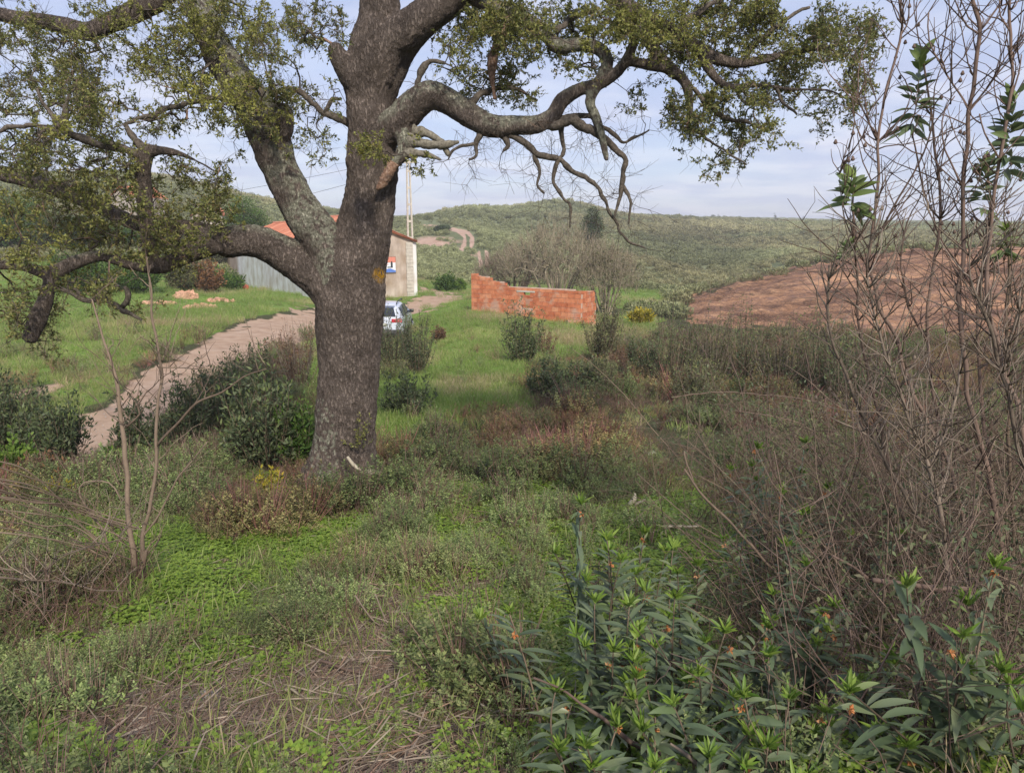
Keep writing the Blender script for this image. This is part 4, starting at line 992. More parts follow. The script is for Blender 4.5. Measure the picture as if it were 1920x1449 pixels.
# small leafy sprout on the trunk base
sp = MB(); p0 = P(672, 845, TY0 - .32)
b2 = MB()
for k in range(16):
    a_ = rng.uniform(0, 6.28); tip = p0 + np.array([math.cos(a_) * .16 * rng.random(), -abs(math.sin(a_)) * .08, rng.uniform(.05, .42)])
    tube(b2, resample([p0, (p0 + tip) / 2 + rng.normal(0, .02, 3), tip], [.003, .002, .001], .05)[0], .0018, 4, tint=.3)
    f = rng.random((12, 1)); q_ = p0 + (tip - p0) * (.3 + .7 * f); leaves(sp, q_, rng.normal(0, 1, (12, 3)) + [0, 0, .5], .03, .015, tint=rng.random(12) * .7)
b2.build('sprout_stems', M_twig, tree); sp.build('sprout_leaves', M_oakleaf, tree)
# ---------------------------------------------------------------- shrubs and small trees
M_stem = wood_mat('shrub_stem', (.075, .055, .038), (.24, .18, .13))
M_dry = wood_mat('dry_grey_stem', (.11, .085, .065), (.30, .24, .19))
M_stem2 = wood_mat('brown_stalk', (.11, .08, .06), (.28, .21, .155))
M_pale = wood_mat('pale_twig', (.22, .19, .14), (.50, .45, .35))
M_fuzz = wood_mat('fuzzy_twig', (.20, .165, .12), (.42, .36, .26))
M_rust = wood_mat('red_brown_stem', (.085, .058, .046), (.215, .15, .12))
M_cistus = leaf_mat('rockrose_leaf', [(.055, .080, .042), (.082, .112, .058), (.11, .14, .074), (.15, .175, .096)], (.21, .27, .07), trans=.22, rough=.5)
M_olive = leaf_mat('olive_scrub_leaf', [(.08, .092, .048), (.12, .13, .066), (.16, .165, .09), (.20, .18, .11)], (.24, .26, .08), trans=.22)
M_lush = leaf_mat('lush_leaf', [(.03, .07, .015), (.05, .11, .022), (.08, .15, .03), (.11, .19, .04)], (.2, .3, .05), trans=.28)
M_yel = leaf_mat('yellow_flower', [(.16, .20, .03), (.42, .34, .03), (.20, .24, .04), (.45, .33, .04)], (.5, .4, .05), trans=.3)
M_hero = leaf_mat('lance_leaf', [(.085, .125, .060), (.115, .16, .080), (.145, .185, .098), (.185, .215, .115)], (.28, .38, .065), trans=.22, rough=.42, spec=.45)
M_tipm = leaf_mat('young_tip_leaf', [(.08, .17, .025), (.13, .24, .035), (.20, .31, .05)], (.32, .38, .08), trans=.35, rough=.45)
M_flow = leaf_mat('dry_orange_flower', [(.46, .16, .05), (.60, .26, .10), (.50, .30, .15)], (.7, .4, .2), trans=.25)
M_brownleaf = leaf_mat('brown_leaf', [(.10, .055, .035), (.16, .09, .06), (.20, .13, .08)], (.3, .15, .06), trans=.2)
M_con = leaf_mat('conifer_leaf', [(.035, .055, .022), (.055, .08, .03), (.08, .11, .04)], (.12, .16, .05), trans=.15)

def shoot_bush(label, cat, px, pyb, hpx, wpx, n, lL=.05, lW=.012, m=None, stem=None, group=None, name='bush', tint=.0, leafy=.8, nl=26, Y=None, spread=1.0, flowers=0, tipm=None, upright=.75, bare=0.0, split=0):
    g = GY(px, Y) if Y else G(px, pyb, 2, 90)
    dep = g[1] * CP - g[2] * SP; sc = dep / FPX; H = hpx * sc; W = wpx * sc / 2
    root = empty(name, tuple(g), label, cat, group)
    n = int(n * 1.1); nl = int(nl * 1.35); wpx = wpx * 1.18; W = W * 1.18; lW = lW * 1.45; lL = lL * 1.15
    a = rng.uniform(0, 6.28, n); u = np.sqrt(rng.random(n)) * spread
    s_ = rng.uniform(0, 50); u = u * (.55 + .75 * vn2(np.cos(a) * 1.6 + s_, np.sin(a) * 1.6)); hh = H * (1 - .3 * u ** 2) * rng.uniform(.42, 1.05, n) * (.7 + .6 * vn2(np.cos(a) * u * 2.2 + s_, np.sin(a) * u * 2.2 + 9))
    top = g + np.stack([W * u * np.cos(a), W * u * np.sin(a), hh], -1)
    b = g + np.stack([W * .22 * u * np.cos(a), W * .22 * u * np.sin(a), np.full(n, -.05)], -1)
    mid = (b + top) / 2 + np.stack([W * .22 * u * np.cos(a), W * .22 * u * np.sin(a), -.05 * hh], -1) + rng.normal(0, .04 * H, (n, 3)) * [1, 1, .3]
    sr = max(.0035, .0045 * H) ; sm = MB(); K = 6
    t = np.linspace(0, 1, K + 1)[None, :, None]
    pth = b[:, None] * (1 - t) ** 2 + 2 * mid[:, None] * t * (1 - t) + top[:, None] * t ** 2
    for k in range(K): prisms(sm, pth[:, k], pth[:, k + 1], sr * (1.25 - k / K), sr * (1.25 - (k + 1) / K), 4)
    lf = MB(); pt = []; pd = []
    lfull = rng.random(n) >= bare
    for k in range(nl):
        f = 1 - leafy * ((k + rng.random(n)) / nl); f = np.clip(f, 0, 1)[:, None]
        p = b * (1 - f) ** 2 + 2 * mid * f * (1 - f) + top * f ** 2
        ax = nrm(2 * (mid - b) * (1 - f) + 2 * (top - mid) * f)
        rd = nrm(rng.normal(0, 1, (n, 3)))
        off = rd * rng.random((n, 1)) * lL * .75
        d = nrm(ax * upright + rd * .75)
        k_ = lfull
        leaves(lf, (p + off)[k_], d[k_], lL * rng.uniform(.7, 1.2, k_.sum()), lW * rng.uniform(.8, 1.2, k_.sum()), tint=np.clip(tint + (f[k_, 0] > .93) * .45 + rng.normal(0, .12, k_.sum()), 0, 1))
    # side twiglets
    q = 3
    for _ in range(q):
        f = rng.uniform(.3, .95, n)[:, None]; p = b * (1 - f) ** 2 + 2 * mid * f * (1 - f) + top * f ** 2
        e = p + nrm(rng.normal(0, 1, (n, 3)) + [0, 0, 1.0]) * (H * .16 * rng.random((n, 1)) + .02)
        prisms(sm, p, e, sr * .45, sr * .25, 3)
        for k in range(max(2, nl // 6)):
            ff = rng.random((n, 1)); leaves(lf, (p + (e - p) * ff)[lfull], (nrm(rng.normal(0, .8, (n, 3)) + [0, 0, .8]))[lfull], lL, lW, tint=np.clip(tint + rng.normal(0, .15, lfull.sum()), 0, 1))
    sm.build('stems', stem or M_stem, root)
    lf.build('foliage', m or M_cistus, root)
    if False:
        fm = MB(); k = rng.integers(0, n, flowers); leaves(fm, np.repeat(top[k], 5, 0) + rng.normal(0, .02 + H * .03, (flowers * 5, 3)), rng.normal(0, 1, (flowers * 5, 3)), lL, lL * .6); fm.build('flowers', M_yel, root)
    return root

SB = shoot_bush
G1 = 'leafy rockrose bushes around the oak'
SB('dense dark bush just right of the oak trunk hiding the car wheels', 'bush', 738, 690, 118, 95, 60, .045, .013, m=M_cistus, group=G1)
SB('broad dark bush leaning right below and beside the parked car', 'bush', 782, 700, 118, 88, 62, .045, .013, m=M_cistus, group=G1)
SB('lower dark green bush standing alone on the grass right of the trunk', 'bush', 766, 780, 100, 84, 50, .055, .016, m=M_cistus, group=G1)
SB('small half-dry shrub between the two dark bushes beside the trunk', 'bush', 735, 715, 55, 60, 24, .04, .012, m=M_olive, group=G1, tint=.2)
SB('upright leafy bush in front of the brick ruin opening', 'bush', 982, 682, 122, 74, 46, .07, .02, m=M_cistus, group=G1, leafy=.9, tint=.1)
SB('reddish dry shrub at the right side of the bush by the ruin opening', 'bush', 1022, 668, 70, 44, 22, .06, .015, m=M_brownleaf, bare=.3)
SB('blue-green low bush below the ruin bush where meadow meets bramble', 'bush', 1026, 750, 82, 66, 44, .06, .018, m=M_cistus, group=G1)
SB('small dark bush above the bramble edge in mid field', 'bush', 1075, 740, 72, 90, 44, .06, .018, m=M_cistus, group=G1)
SB('tall thin olive bush against the right end of the brick ruin', 'bush', 1132, 680, 128, 74, 60, .07, .018, m=M_olive, group=G1, tint=.1)
SB('grey-green straggly bush below the right end of the brick ruin', 'bush', 1118, 735, 84, 80, 40, .05, .014, m=M_olive, group=G1)
SB('dry brown tuft bush on the meadow in front of the hedge', 'bush', 1172, 690, 50, 60, 40, .05, .01, m=M_brownleaf, bare=.6)
SB('yellow flowering bush beyond the right end of the brick ruin', 'bush', 1202, 612, 34, 34, 40, .12, .05, m=M_yel, tint=.3, flowers=30)
SB('leafy green shrub at the left end of the tall right-hand scrub', 'bush', 1205, 705, 92, 60, 40, .06, .015, m=M_cistus, group=G1)
for k, (px, pb, h, w) in enumerate(((1262,720,145,110),(1330,725,155,120),(1400,725,150,120),(1470,735,160,120),(1545,745,165,120),(1300,760,90,110),(1620,760,150,120))):
    SB('%s grey-green scrub bush %s' % (('tall','tall','rounded','rounded','thick','low','tall'),('by the foot of the red slope, leftmost','before the lower tip of the ploughed red slope','below the middle of the ploughed red slope','between the red slope and the bramble tangle','just left of the tall bare stems','in front of the leftmost tall scrub','behind the leftmost bare stems'))[0][k] % () if False else '%s grey-green scrub bush %s' % (('tall','tall','rounded','rounded','thick','low','tall')[k], ('by the foot of the red slope, nearest the yellow bush','before the lower tip of the ploughed red slope','below the middle of the ploughed red slope','between the red slope and the bramble tangle','just left of the tall bare stems','in front of the tall scrub nearest the yellow bush','behind the leftmost bare stems')[k]),
       'bush', px, pb, h, w, 85, .05, .012, m=M_olive if k % 2 else M_cistus, group='scrub bushes below the red slope', bare=.25, tint=.12, nl=22, stem=M_dry if k % 2 else M_stem)
# left of the trunk
SB('large round dark bush immediately left of the oak trunk', 'bush', 500, 880, 200, 150, 84, .06, .017, m=M_cistus, group=G1)
SB('leafy green bush between the large round bush and the trunk', 'bush', 560, 880, 140, 80, 46, .06, .016, m=M_lush, group=G1, tint=.0)
SB('row bush with pointed shoots at the road edge, nearest the large round bush', 'bush', 420, 830, 170, 110, 70, .055, .015, m=M_cistus, group=G1)
SB('narrow dark bush with pointed shoots right behind the bare sapling', 'bush', 268, 880, 150, 80, 44, .055, .015, m=M_cistus, group=G1, leafy=.95)
SB('dark leafy bush between the bare sapling and the road-edge row', 'bush', 345, 850, 160, 80, 44, .055, .014, m=M_cistus, group=G1)
SB('small very dark bush at the lower road edge left of the sapling', 'bush', 225, 895, 60, 50, 30, .05, .014, m=M_lush, group=G1)
SB('brownish dry scrub bush above the road-edge row left of the trunk', 'bush', 470, 740, 95, 90, 66, .05, .012, m=M_olive, group=G1, bare=.3)
SB('brown twiggy scrub beside the trunk with the road behind', 'bush', 560, 725, 130, 100, 90, .05, .01, m=M_brownleaf, group=G1, bare=.45, stem=M_dry)
SB('dark green spire-like bush in the middle of the brown scrub', 'bush', 492, 720, 95, 40, 26, .05, .015, m=M_cistus, group=G1)
SB('leafy bush at the far left edge above the fallen stalks', 'bush', 30, 850, 150, 110, 66, .055, .016, m=M_cistus, group=G1)
SB('leafy bush at the near end of the road on the left', 'bush', 118, 880, 150, 110, 66, .055, .017, m=M_cistus, group=G1)
SB('bright green low bush under the far left bushes', 'bush', 20, 900, 80, 90, 46, .05, .02, m=M_lush, group=G1, tint=.35)
SB('rusty brown dead bush at the left edge below the leafy bushes', 'bush', 60, 925, 60, 150, 80, .05, .012, m=M_brownleaf, bare=.3, stem=M_rust)
SB('yellow-green flowering sprig at the left foot of the oak', 'plant', 510, 940, 66, 46, 16, .04, .014, m=M_yel, tint=.1, flowers=8)
SB('spindly yellow-flowered weed left of the bare sapling', 'plant', 100, 960, 60, 90, 20, .04, .013, m=M_yel, flowers=8, bare=.3)
SB('small dry tuft bush alone on the meadow left of the ruin', 'bush', 825, 640, 26, 30, 40, .07, .02, m=M_brownleaf, bare=.4)
SB('round green bush on the bank by the barn drainpipe', 'bush', 425, 545, 40, 60, 50, .14, .06, m=M_lush, tint=.1)
SB('red-leaved garden shrub by the rubble on the bank', 'bush', 385, 548, 62, 70, 60, .14, .06, m=M_brownleaf, tint=.5)
SB('pale flowering garden shrub beside the red-leaved shrub', 'bush', 345, 545, 90, 60, 60, .14, .06, m=M_olive, tint=.3)
SB('green hedge shrub left of the garden shrubs', 'bush', 250, 548, 75, 120, 110, .14, .05, m=M_lush, tint=.1)
SB('dark hedge shrub farther left on the bank', 'bush', 150, 548, 80, 120, 110, .14, .05, m=M_lush)
SB('low dark green bush by the far bend of the track', 'bush', 835, 545, 30, 42, 50, .14, .06, m=M_lush)
SB('low light green bush right of the far track bend', 'bush', 862, 546, 22, 26, 40, .14, .06, m=M_lush, tint=.4)

# big leafless shrub-tree behind the ruin
def bare_tree(label, name, px, Y, htop, wpx, n, m, rt=.010, leafn=0, lm=None, seed=0, droop=0):
    g = GY(px, Y); dep = g[1] * CP - g[2] * SP; sc = dep / FPX; W = wpx * sc / 2; H = htop * sc
    root = empty(name, tuple(g), label, 'tree')
    a = rng.uniform(0, 6.28, n); u = np.sqrt(rng.random(n)); top = g + np.stack([W * u * np.cos(a), W * .8 * u * np.sin(a), H * np.sqrt(np.clip(1 - (u * .86) ** 2, .05, 1)) * rng.uniform(.35, 1.0, n) ** .6], -1)
    ini = [g + np.array([rng.normal(0, .15), rng.normal(0, .15), -.1])] ; ini = []
    for k in range(14):
        a_ = rng.uniform(0, 6.28); s = rng.uniform(.1, .5) * W
        for f in np.linspace(0, 1, 8): ini.append(g + np.array([math.cos(a_) * s * (.3 + .7 * f), math.sin(a_) * s * .8 * (.3 + .7 * f), -.1 + f * H * .45]))
    ini = np.array(ini)
    nodes, par, cnt, n0, ends = grow(ini, top, .22, .22)
    mb = MB(); idx = np.arange(n0, len(nodes)); r_ = .006 * cnt ** .45
    prisms(mb, nodes[par[idx]], nodes[idx], r_[idx] * 1.1, r_[idx], 3)
    for s in range(0, len(ini), 8): prisms(mb, ini[s:s + 7], ini[s + 1:s + 8], .05, .045, 5)
    for k in range(5):
        E = nodes[ends]; d = nrm(rng.normal(0, .5, (len(ends), 3)) + [0, 0, 1.1] + nrm(E - g) * .5); e2 = E + d * rng.uniform(.2, .75, (len(ends), 1))
        prisms(mb, E, e2, .006, .004, 3)
    mb.build('trunk', m, root)
    if leafn:
        lf = MB(); E = nodes[ends]; 
        for k in range(leafn): leaves(lf, E + rng.normal(0, .16, E.shape) + [0, 0, .15], rng.normal(0, 1, E.shape), .09, .045, tint=rng.random(len(E)) * .4)
        lf.build('crown', lm or M_olive, root)
    return root
bare_tree('big leafless pale grey thicket tree directly behind the brick ruin', 'bare_tree', 1045, 38, 150, 215, 700, M_fuzz, leafn=3)
bare_tree('rounded olive-brown half-leafed tree behind the right end of the ruin', 'leafy_tree', 1135, 37, 130, 120, 420, M_fuzz, leafn=8)
bare_tree('low leafless olive scrub mound behind the left half of the ruin', 'bare_tree', 965, 40, 100, 150, 420, M_dry, leafn=3)

# crown trees made from leaf clumps
def crown_tree(label, name, px, Y, pytop, wpx, m, base_h=.25, leaf=.14, n=160, cat='tree', shape=1.0, per=34, trunk=True):
    g = GY(px, Y); dep = g[1] * CP - g[2] * SP; sc = dep / FPX; zt = P(px, pytop, Y)[2]; H = max(zt - g[2], .5); W = wpx * sc / 2
    root = empty(name, tuple(g), label, cat)
    cz = g[2] + H * (base_h + 1) / 2; hz = H * (1 - base_h) / 2
    d = nrm(rng.normal(0, 1, (n, 3))); rr = rng.random(n) ** .4
    c = np.array([g[0], g[1], cz]) + d * rr[:, None] * np.array([W, W, hz]) * [[.88, .88, .9]]
    if shape < 1: c[:, :2] = g[:2] + (c[:, :2] - g[:2]) * (1 - shape * np.clip((c[:, 2:3] - g[2]) / H, 0, 1)) * 1.2
    lf = MB(); cl = W * .26
    k = np.repeat(np.arange(n), per); o = nrm(rng.normal(0, 1, (n * per, 3))) * (cl * rng.random((n * per, 1)) ** .5) * [1, 1, .75]
    leaves(lf, c[k] + o, nrm(o) + rng.normal(0, .5, o.shape), leaf * rng.uniform(.7, 1.3, n * per), leaf * .5, tint=np.clip(rng.normal(.12, .12, n)[k], 0, 1))
    tb = MB(); tp = [g - [0, 0, .3], g + [W * .03, 0, H * .4], g + [-W * .04, 0, H * .8]]
    tube(tb, resample(tp, [.035 * H, .025 * H, .008 * H], .4)[0], np.linspace(.035 * H, .01 * H, len(resample(tp, [1, 1, 1], .4)[0])), 7)
    ci = rng.choice(n, min(n, 30), replace=False); s_ = g + np.stack([np.zeros(len(ci)), np.zeros(len(ci)), H * rng.uniform(.2, .6, len(ci))], -1)
    prisms(tb, s_, c[ci], .012 * H, .004 * H, 4)
    tb.build('trunk', M_stem, root); lf.build('crown', m, root); return root
crown_tree('smooth round green tree dome between the left oak limbs', 'round_tree', 466, 70, 360, 92, M_lush, .05, .16, 340, per=40)
crown_tree('dark slender conifer-like tree standing on the hillside above the ruin', 'hillside_tree', 1109, 95, 384, 46, M_con, .1, .22, 150, shape=.35)
crown_tree('round dark bush beside the hill track left of the ruts', 'hillside_bush', 829, 120, 421, 32, M_con, .0, .25, 80, cat='bush')
crown_tree('large dense green tree at the left edge behind the oak foliage', 'garden_tree', 20, 60, 358, 190, M_lush, .02, .18, 420, per=44)
crown_tree('dense green tree on the left bank, right of the edge tree', 'garden_tree', 130, 58, 400, 130, M_con, .02, .18, 320, per=40)
crown_tree('mid green tree below the orange-roofed hill house', 'garden_tree', 210, 62, 425, 110, M_lush, .02, .18, 300, per=36)
crown_tree('olive green tree between the hill house and the round tree', 'garden_tree', 320, 66, 408, 110, M_olive, .02, .16, 320, per=36)
crown_tree('olive bushes clump below the small pale cottage', 'garden_tree', 400, 64, 440, 70, M_olive, .02, .16, 220, per=34)
SKY = [(788, 399, 210, 9, 'tiny bare tree on the skyline left of the main hill'), (702, 404, 230, 9, 'tiny tree on the skyline close to the trunk'),
       (1336, 402, 300, 14, 'small tuft tree on the skyline right of the main hill'), (1345, 402, 310, 10, 'small tuft tree beside another on the skyline'),
       (1453, 399, 330, 9, 'small dark tree on the skyline in the middle of the far ridge'), (1505, 405, 340, 18, 'low wide tree on the far ridge before the bare stems'),
       (1560, 408, 330, 10, 'tiny tree on the far ridge left of the leafy stem'), (1262, 407, 262, 9, 'tiny tree where the main hill meets the far ridge'), (1190, 402, 250, 8, 'tiny bush on the right shoulder of the main hill'),
       (1075, 376, 245, 6, 'tiny twig tree on the summit of the main hill'), (858, 392, 205, 8, 'tiny bush on the left summit of the main hill')]
for px, pt, Y, w, lab in SKY: crown_tree(lab, 'skyline_tree', px, Y, pt, w, M_con, .1, .35, 14, per=16)

# ---------------------------------------------------------------- tall bare shrubs on the right
def stems_thing(name, label, cat, paths, Y0, mt, sides=7, ntw=60, twl=.22, tips=(), group=None, rscale=1.0, jitter=.02, heads=0, brown=0):
    allp = []; ps = []
    for l in paths:
        p, r = LP(l, Y0); p2, r2 = resample(p, r * rscale * .52, .05); ps.append((p2, r2)); allp.append(p2)
    base = ps[0][0][0]
    root = empty(name, tuple(base), label, cat, group)
    mb = MB()
    for p2, r2 in ps:
        w = np.stack([vn3(p2 * 9, 3) - .5, vn3(p2 * 9, 33) - .5, vn3(p2 * 9, 63) - .5], 1) * jitter
        tube(mb, p2 + w, np.maximum(r2, .0012), sides, lump=.06, rnd=rng.random())
    mb.build('stems', mt, root)
    A = np.vstack(allp)
    if ntw:
        tb = MB(); ntw = int(ntw * 1.4); k = rng.integers(len(A) // 8, len(A), ntw); E = []
        for q in k:
            p = A[q]; az = rng.uniform(0, 6.28); L = twl * rng.uniform(.4, 1.5)
            d = nrm(np.array([math.cos(az) * .7, math.sin(az) * .7, rng.uniform(.2, 1.2)])); pts_ = [p]
            for s in range(6): d = nrm(d + rng.normal(0, .16, 3) + [0, 0, .08]); pts_.append(pts_[-1] + d * L / 5)
            tube(tb, pts_, np.linspace(.0028, .0010, 7), 4, rnd=rng.random()); E.append(pts_[-1])
            for s in range(rng.integers(1, 4)):
                j = rng.integers(1, 5); d2 = nrm(d + rng.normal(0, .6, 3)); q2 = pts_[j]; pp = [q2]
                for _ in range(3): d2 = nrm(d2 + rng.normal(0, .2, 3)); pp.append(pp[-1] + d2 * L * .18)
                tube(tb, pp, np.linspace(.0017, .0008, 4), 3, rnd=rng.random()); E.append(pp[-1])
        if heads:
            hb = tb; E = np.array(E)[:heads]
            for e in E: tube(hb, [e - [0, 0, .004], e, e + [0, 0, .012]], [.004, .008, .003], 6)
        tb.build('twigs', mt, root)
    for (tx, ty, ln, nn, ll, tn) in tips:
        p = P(tx, ty, Y0); s = p - [0, 0, ln]; k = np.arange(nn); f = rng.random(nn)[:, None]
        pos = s + (p - s) * f; az = k * 2.4; el = (1 - f[:, 0]) * -.5 + .25 + f[:, 0] * .9
        d = np.stack([np.cos(az), np.sin(az), el], -1); lf = MB()
        leaves(lf, pos, d, ll * 1.45 * (1 - .45 * f[:, 0]) * rng.uniform(.7, 1.1, nn), ll * .3, tint=np.clip(tn + (f[:, 0] > .75) * .35 + rng.normal(0, .08, nn), 0, 1), droop=.35 * (1 - f[:, 0]), seg=4)
        lf.build('leaf_tuft', M_hero, root)
    return root
GT = 'tall bare shrubs on the right'
ST = stems_thing
ST('bare_shrub', 'tall bare reddish stem leaning at the left of the right-hand thicket, full height', 'shrub',
   [[(1830,1150,8),(1790,900,7),(1735,789,7),(1706,724,7),(1678,631,6.5),(1652,581,6),(1634,523,6),(1631,470,5.5),(1640,380,5),(1646,260,5),(1655,206,4.5),(1687,75,4.5),(1692,0,4),(1694,-60,3)],
    [(1646,265,4),(1632,240,3),(1615,200,2.5),(1605,170,2)],[(1646,268,3.5),(1670,240,3),(1695,215,2),(1710,175,1.6)],[(1690,60,3),(1705,30,2.4),(1712,-20,2)],[(1650,430,3.5),(1687,367,3.5),(1730,290,3),(1747,225,2.6),(1752,160,2),(1768,120,1.6)]],
   3.1, M_rust, ntw=46, tips=[], group=GT, heads=20)
ST('bare_shrub', 'thickest tall bare stem, mauve, running up to the top edge of the photo', 'shrub',
   [[(1900,1250,10,.1),(1875,1000,9),(1853,882,9),(1828,792,8.5),(1814,720,8),(1800,580,8),(1800,523,7.5),(1804,470,7),(1804,337,7),(1812,260,7),(1819,210,7),(1826,120,7),(1834,52,7),(1824,0,6.5),(1820,-60,5)],
    [(1834,55,4.5),(1858,25,3.5),(1878,0,3),(1890,-40,2)],[(1819,208,4),(1807,187,3.5),(1774,139,3),(1744,75,2.6),(1744,22,2.4)],[(1819,208,4),(1850,165,3.4),(1885,125,2.6),(1920,80,2)],[(1830,60,3.5),(1812,45,3),(1800,15,2.4),(1785,-30,2)],[(1804,350,4),(1780,300,3),(1770,230,2.4),(1790,180,2)]],
   3.0, M_rust, ntw=46, tips=[], group=GT, heads=10)
ST('bare_shrub', 'tall grey-purple bare stem at the right edge with a drooping leaf tuft', 'shrub',
   [[(1960,1200,9,.2),(1918,810,8),(1900,740,8),(1871,650,7),(1850,560,7),(1852,450,6.5),(1866,350,6),(1875,300,6),(1894,169,5.5),(1896,0,5),(1893,-60,4)],
    [(1890,200,3.5),(1905,140,2.6),(1918,100,2)],[(1875,300,3.5),(1845,250,2.8),(1835,215,2.4)],[(1896,60,3.5),(1880,30,2.6),(1876,-10,2)]],
   2.9, M_rust, ntw=40, tips=[(1905,170,.30,46,.085,.02)], group=GT)
ST('bare_shrub', 'slender forked bare stem carrying the high leaf tuft against the sky', 'shrub',
   [[(1790,1180,7),(1770,900,6),(1740,620,5.5),(1762,412,5),(1755,300,4.5),(1745,215,4),(1730,100,3)],[(1762,412,4),(1735,370,3.5),(1720,300,3),(1705,240,2.2)],[(1740,640,4),(1700,560,3.6),(1687,500,3),(1700,420,2.6),(1720,380,2)]],
   3.2, M_rust, ntw=40, tips=[(1728,98,.30,52,.085,.03)], group=GT, heads=16)
ST('bare_shrub', 'shorter stem topped by a spreading leaf tuft on the skyline, leftmost of the thicket', 'shrub',
   [[(1700,1000,6),(1640,760,5),(1615,640,4.5),(1605,500,4),(1602,400,3.6),(1600,345,3)],[(1610,560,3),(1590,520,2.4),(1578,490,2)],[(1606,450,3),(1590,400,2),(1572,330,1.4),(1590,280,1)]],
   3.0, M_rust, ntw=26, tips=[(1600,330,.14,30,.095,.25),(1590,455,.07,20,.05,.15)], group=GT, heads=14)
ST('bare_shrub', 'bare stem with a feathery leaf tuft level with the far ridge near the right edge', 'shrub',
   [[(1880,1050,7),(1842,760,6),(1838,560,5),(1850,450,4.5),(1856,380,4),(1852,310,3)],[(1838,560,4),(1800,500,3),(1760,440,2.6),(1745,380,2)]],
   3.3, M_rust, ntw=44, tips=[(1850,300,.22,46,.08,.05)], group=GT, heads=14)
ST('bare_shrub', 'crooked brown stem ending in a bright leaf tuft above the red slope at the edge', 'shrub',
   [[(1900,1100,7),(1890,800,6),(1885,620,5),(1890,500,4),(1888,430,3)],[(1890,640,4),(1915,560,3),(1930,500,2)]],
   3.2, M_stem, ntw=46, tips=[(1888,425,.12,30,.06,.3)], group=GT, heads=10)
ST('bare_shrub', 'zigzag grey stem crossing in front of the ploughed slope', 'shrub',
   [[(1810,1130,7),(1730,980,6),(1640,830,5.5),(1585,700,5),(1560,640,5),(1552,570,4.5),(1556,500,4)],[(1556,520,3.6),(1600,460,3),(1640,440,2)],[(1640,830,4),(1600,800,3),(1560,780,2)]],
   2.9, M_dry, ntw=50, twl=.2, group=GT, heads=22)
ST('bare_shrub', 'pale straight stem slanting from the lower right to the middle of the thicket', 'shrub',
   [[(1990,1000,8),(1915,860,7),(1880,700,6.5),(1850,600,6),(1830,560,5)],[(1880,700,4),(1905,640,3.4),(1915,560,3)],[(1850,600,4),(1822,540,3),(1818,480,2.4),(1830,420,2)]],
   2.5, M_dry, ntw=40, twl=.25, group=GT)
ST('bare_shrub', 'forked grey stem rising in a wide V in the lower thicket', 'shrub',
   [[(1800,1200,9),(1770,1000,8),(1750,900,8),(1738,860,7)],[(1738,860,6),(1700,770,5.4),(1672,690,5),(1640,600,4),(1625,520,3)],[(1745,880,5.5),(1775,800,4.6),(1800,700,4),(1810,640,3)]],
   2.6, M_dry, ntw=70, twl=.25, group=GT)
# procedural thicket of interwoven bare brush
th = [('tangled bare brush at the foot of the tall stems',1650,1000,2.9),('dense brown brush behind the lance-leaved plants',1560,960,3.3),('dark bare brush at the right edge, knee high',1870,1080,2.4),
      ('fine twiggy brush below the ploughed slope',1480,860,5.0),('matted brush beside the zigzag stem',1600,880,4.2),('deep brown brush at the right edge, waist high',1840,900,3.4),
      ('twiggy brush behind the forked grey stem',1720,860,4.0),('low dry brush in the lower right corner',1780,1330,1.9),('brush with russet stems beneath the red slope',1760,760,5.2),('outermost brush at the upper right edge',1900,740,4.6),
      ('thin brush between the scrub bushes and bare stems',1540,800,6.0),('brush trailing over the brambles in mid field',1400,800,7.5),
      ('upright brush between the thickest stem and the right edge',1880,700,3.8),('fine brush fanning up behind the zigzag stem',1690,700,4.2),('grey brush crowding the foot of the edge stems',1810,860,2.9),('leggy brush left of the forked grey stem',1610,930,2.8)]
for k, (lab, px, py, Y) in enumerate(th):
    g = GY(px, Y); dep = g[1] * CP - g[2] * SP
    root = empty('dead_brush', tuple(g), lab, 'brush', 'tangle of dead brush on the right')
    mb = MB(); n = 22 if k in (3, 11, 10) else (50 if k == 1 else 80); H = .62 + .15 * Y; W = .26 + .10 * Y
    for s in range(n):
        a = rng.uniform(0, 6.28); r = W * math.sqrt(rng.random()); p = g + [r * math.cos(a), r * math.sin(a), -.03]
        d = nrm(np.array([rng.normal(-.12, .5), rng.normal(0, .4), 1.0])); L = H * rng.uniform(.4, 1.2); pts_ = [p]
        for _ in range(7): d = nrm(d + rng.normal(0, .15, 3) + [0, 0, -.02]); pts_.append(pts_[-1] + d * L / 7)
        rr_ = rng.uniform(.002, .0045) * (.7 + .1 * Y); tube(mb, pts_, np.linspace(rr_, rr_ * .35, 8), 4, rnd=rng.random())
        for _ in range(5):
            j = rng.integers(1, 7); d2 = nrm(d + rng.normal(0, .8, 3)); pp = [pts_[j]]
            for _ in range(4): d2 = nrm(d2 + rng.normal(0, .25, 3)); pp.append(pp[-1] + d2 * L * .07)
            tube(mb, pp, np.linspace(rr_ * .5, rr_ * .25, 5), 3, rnd=rng.random())
    mb.build('stems', (M_stem, M_rust, M_stem2)[k % 3], root)
    lf = MB(); n2 = 620; q = g + np.stack([rng.normal(0, W * .6, n2), rng.normal(0, W * .5, n2), rng.random(n2) * H * .7], -1)
    leaves(lf, q, rng.normal(0, 1, (n2, 3)), .022 + .004 * Y, .009 + .001 * Y, tint=rng.random(n2) * .2); lf.build('leaves', (M_cistus, M_olive, M_cistus)[k % 3], root)

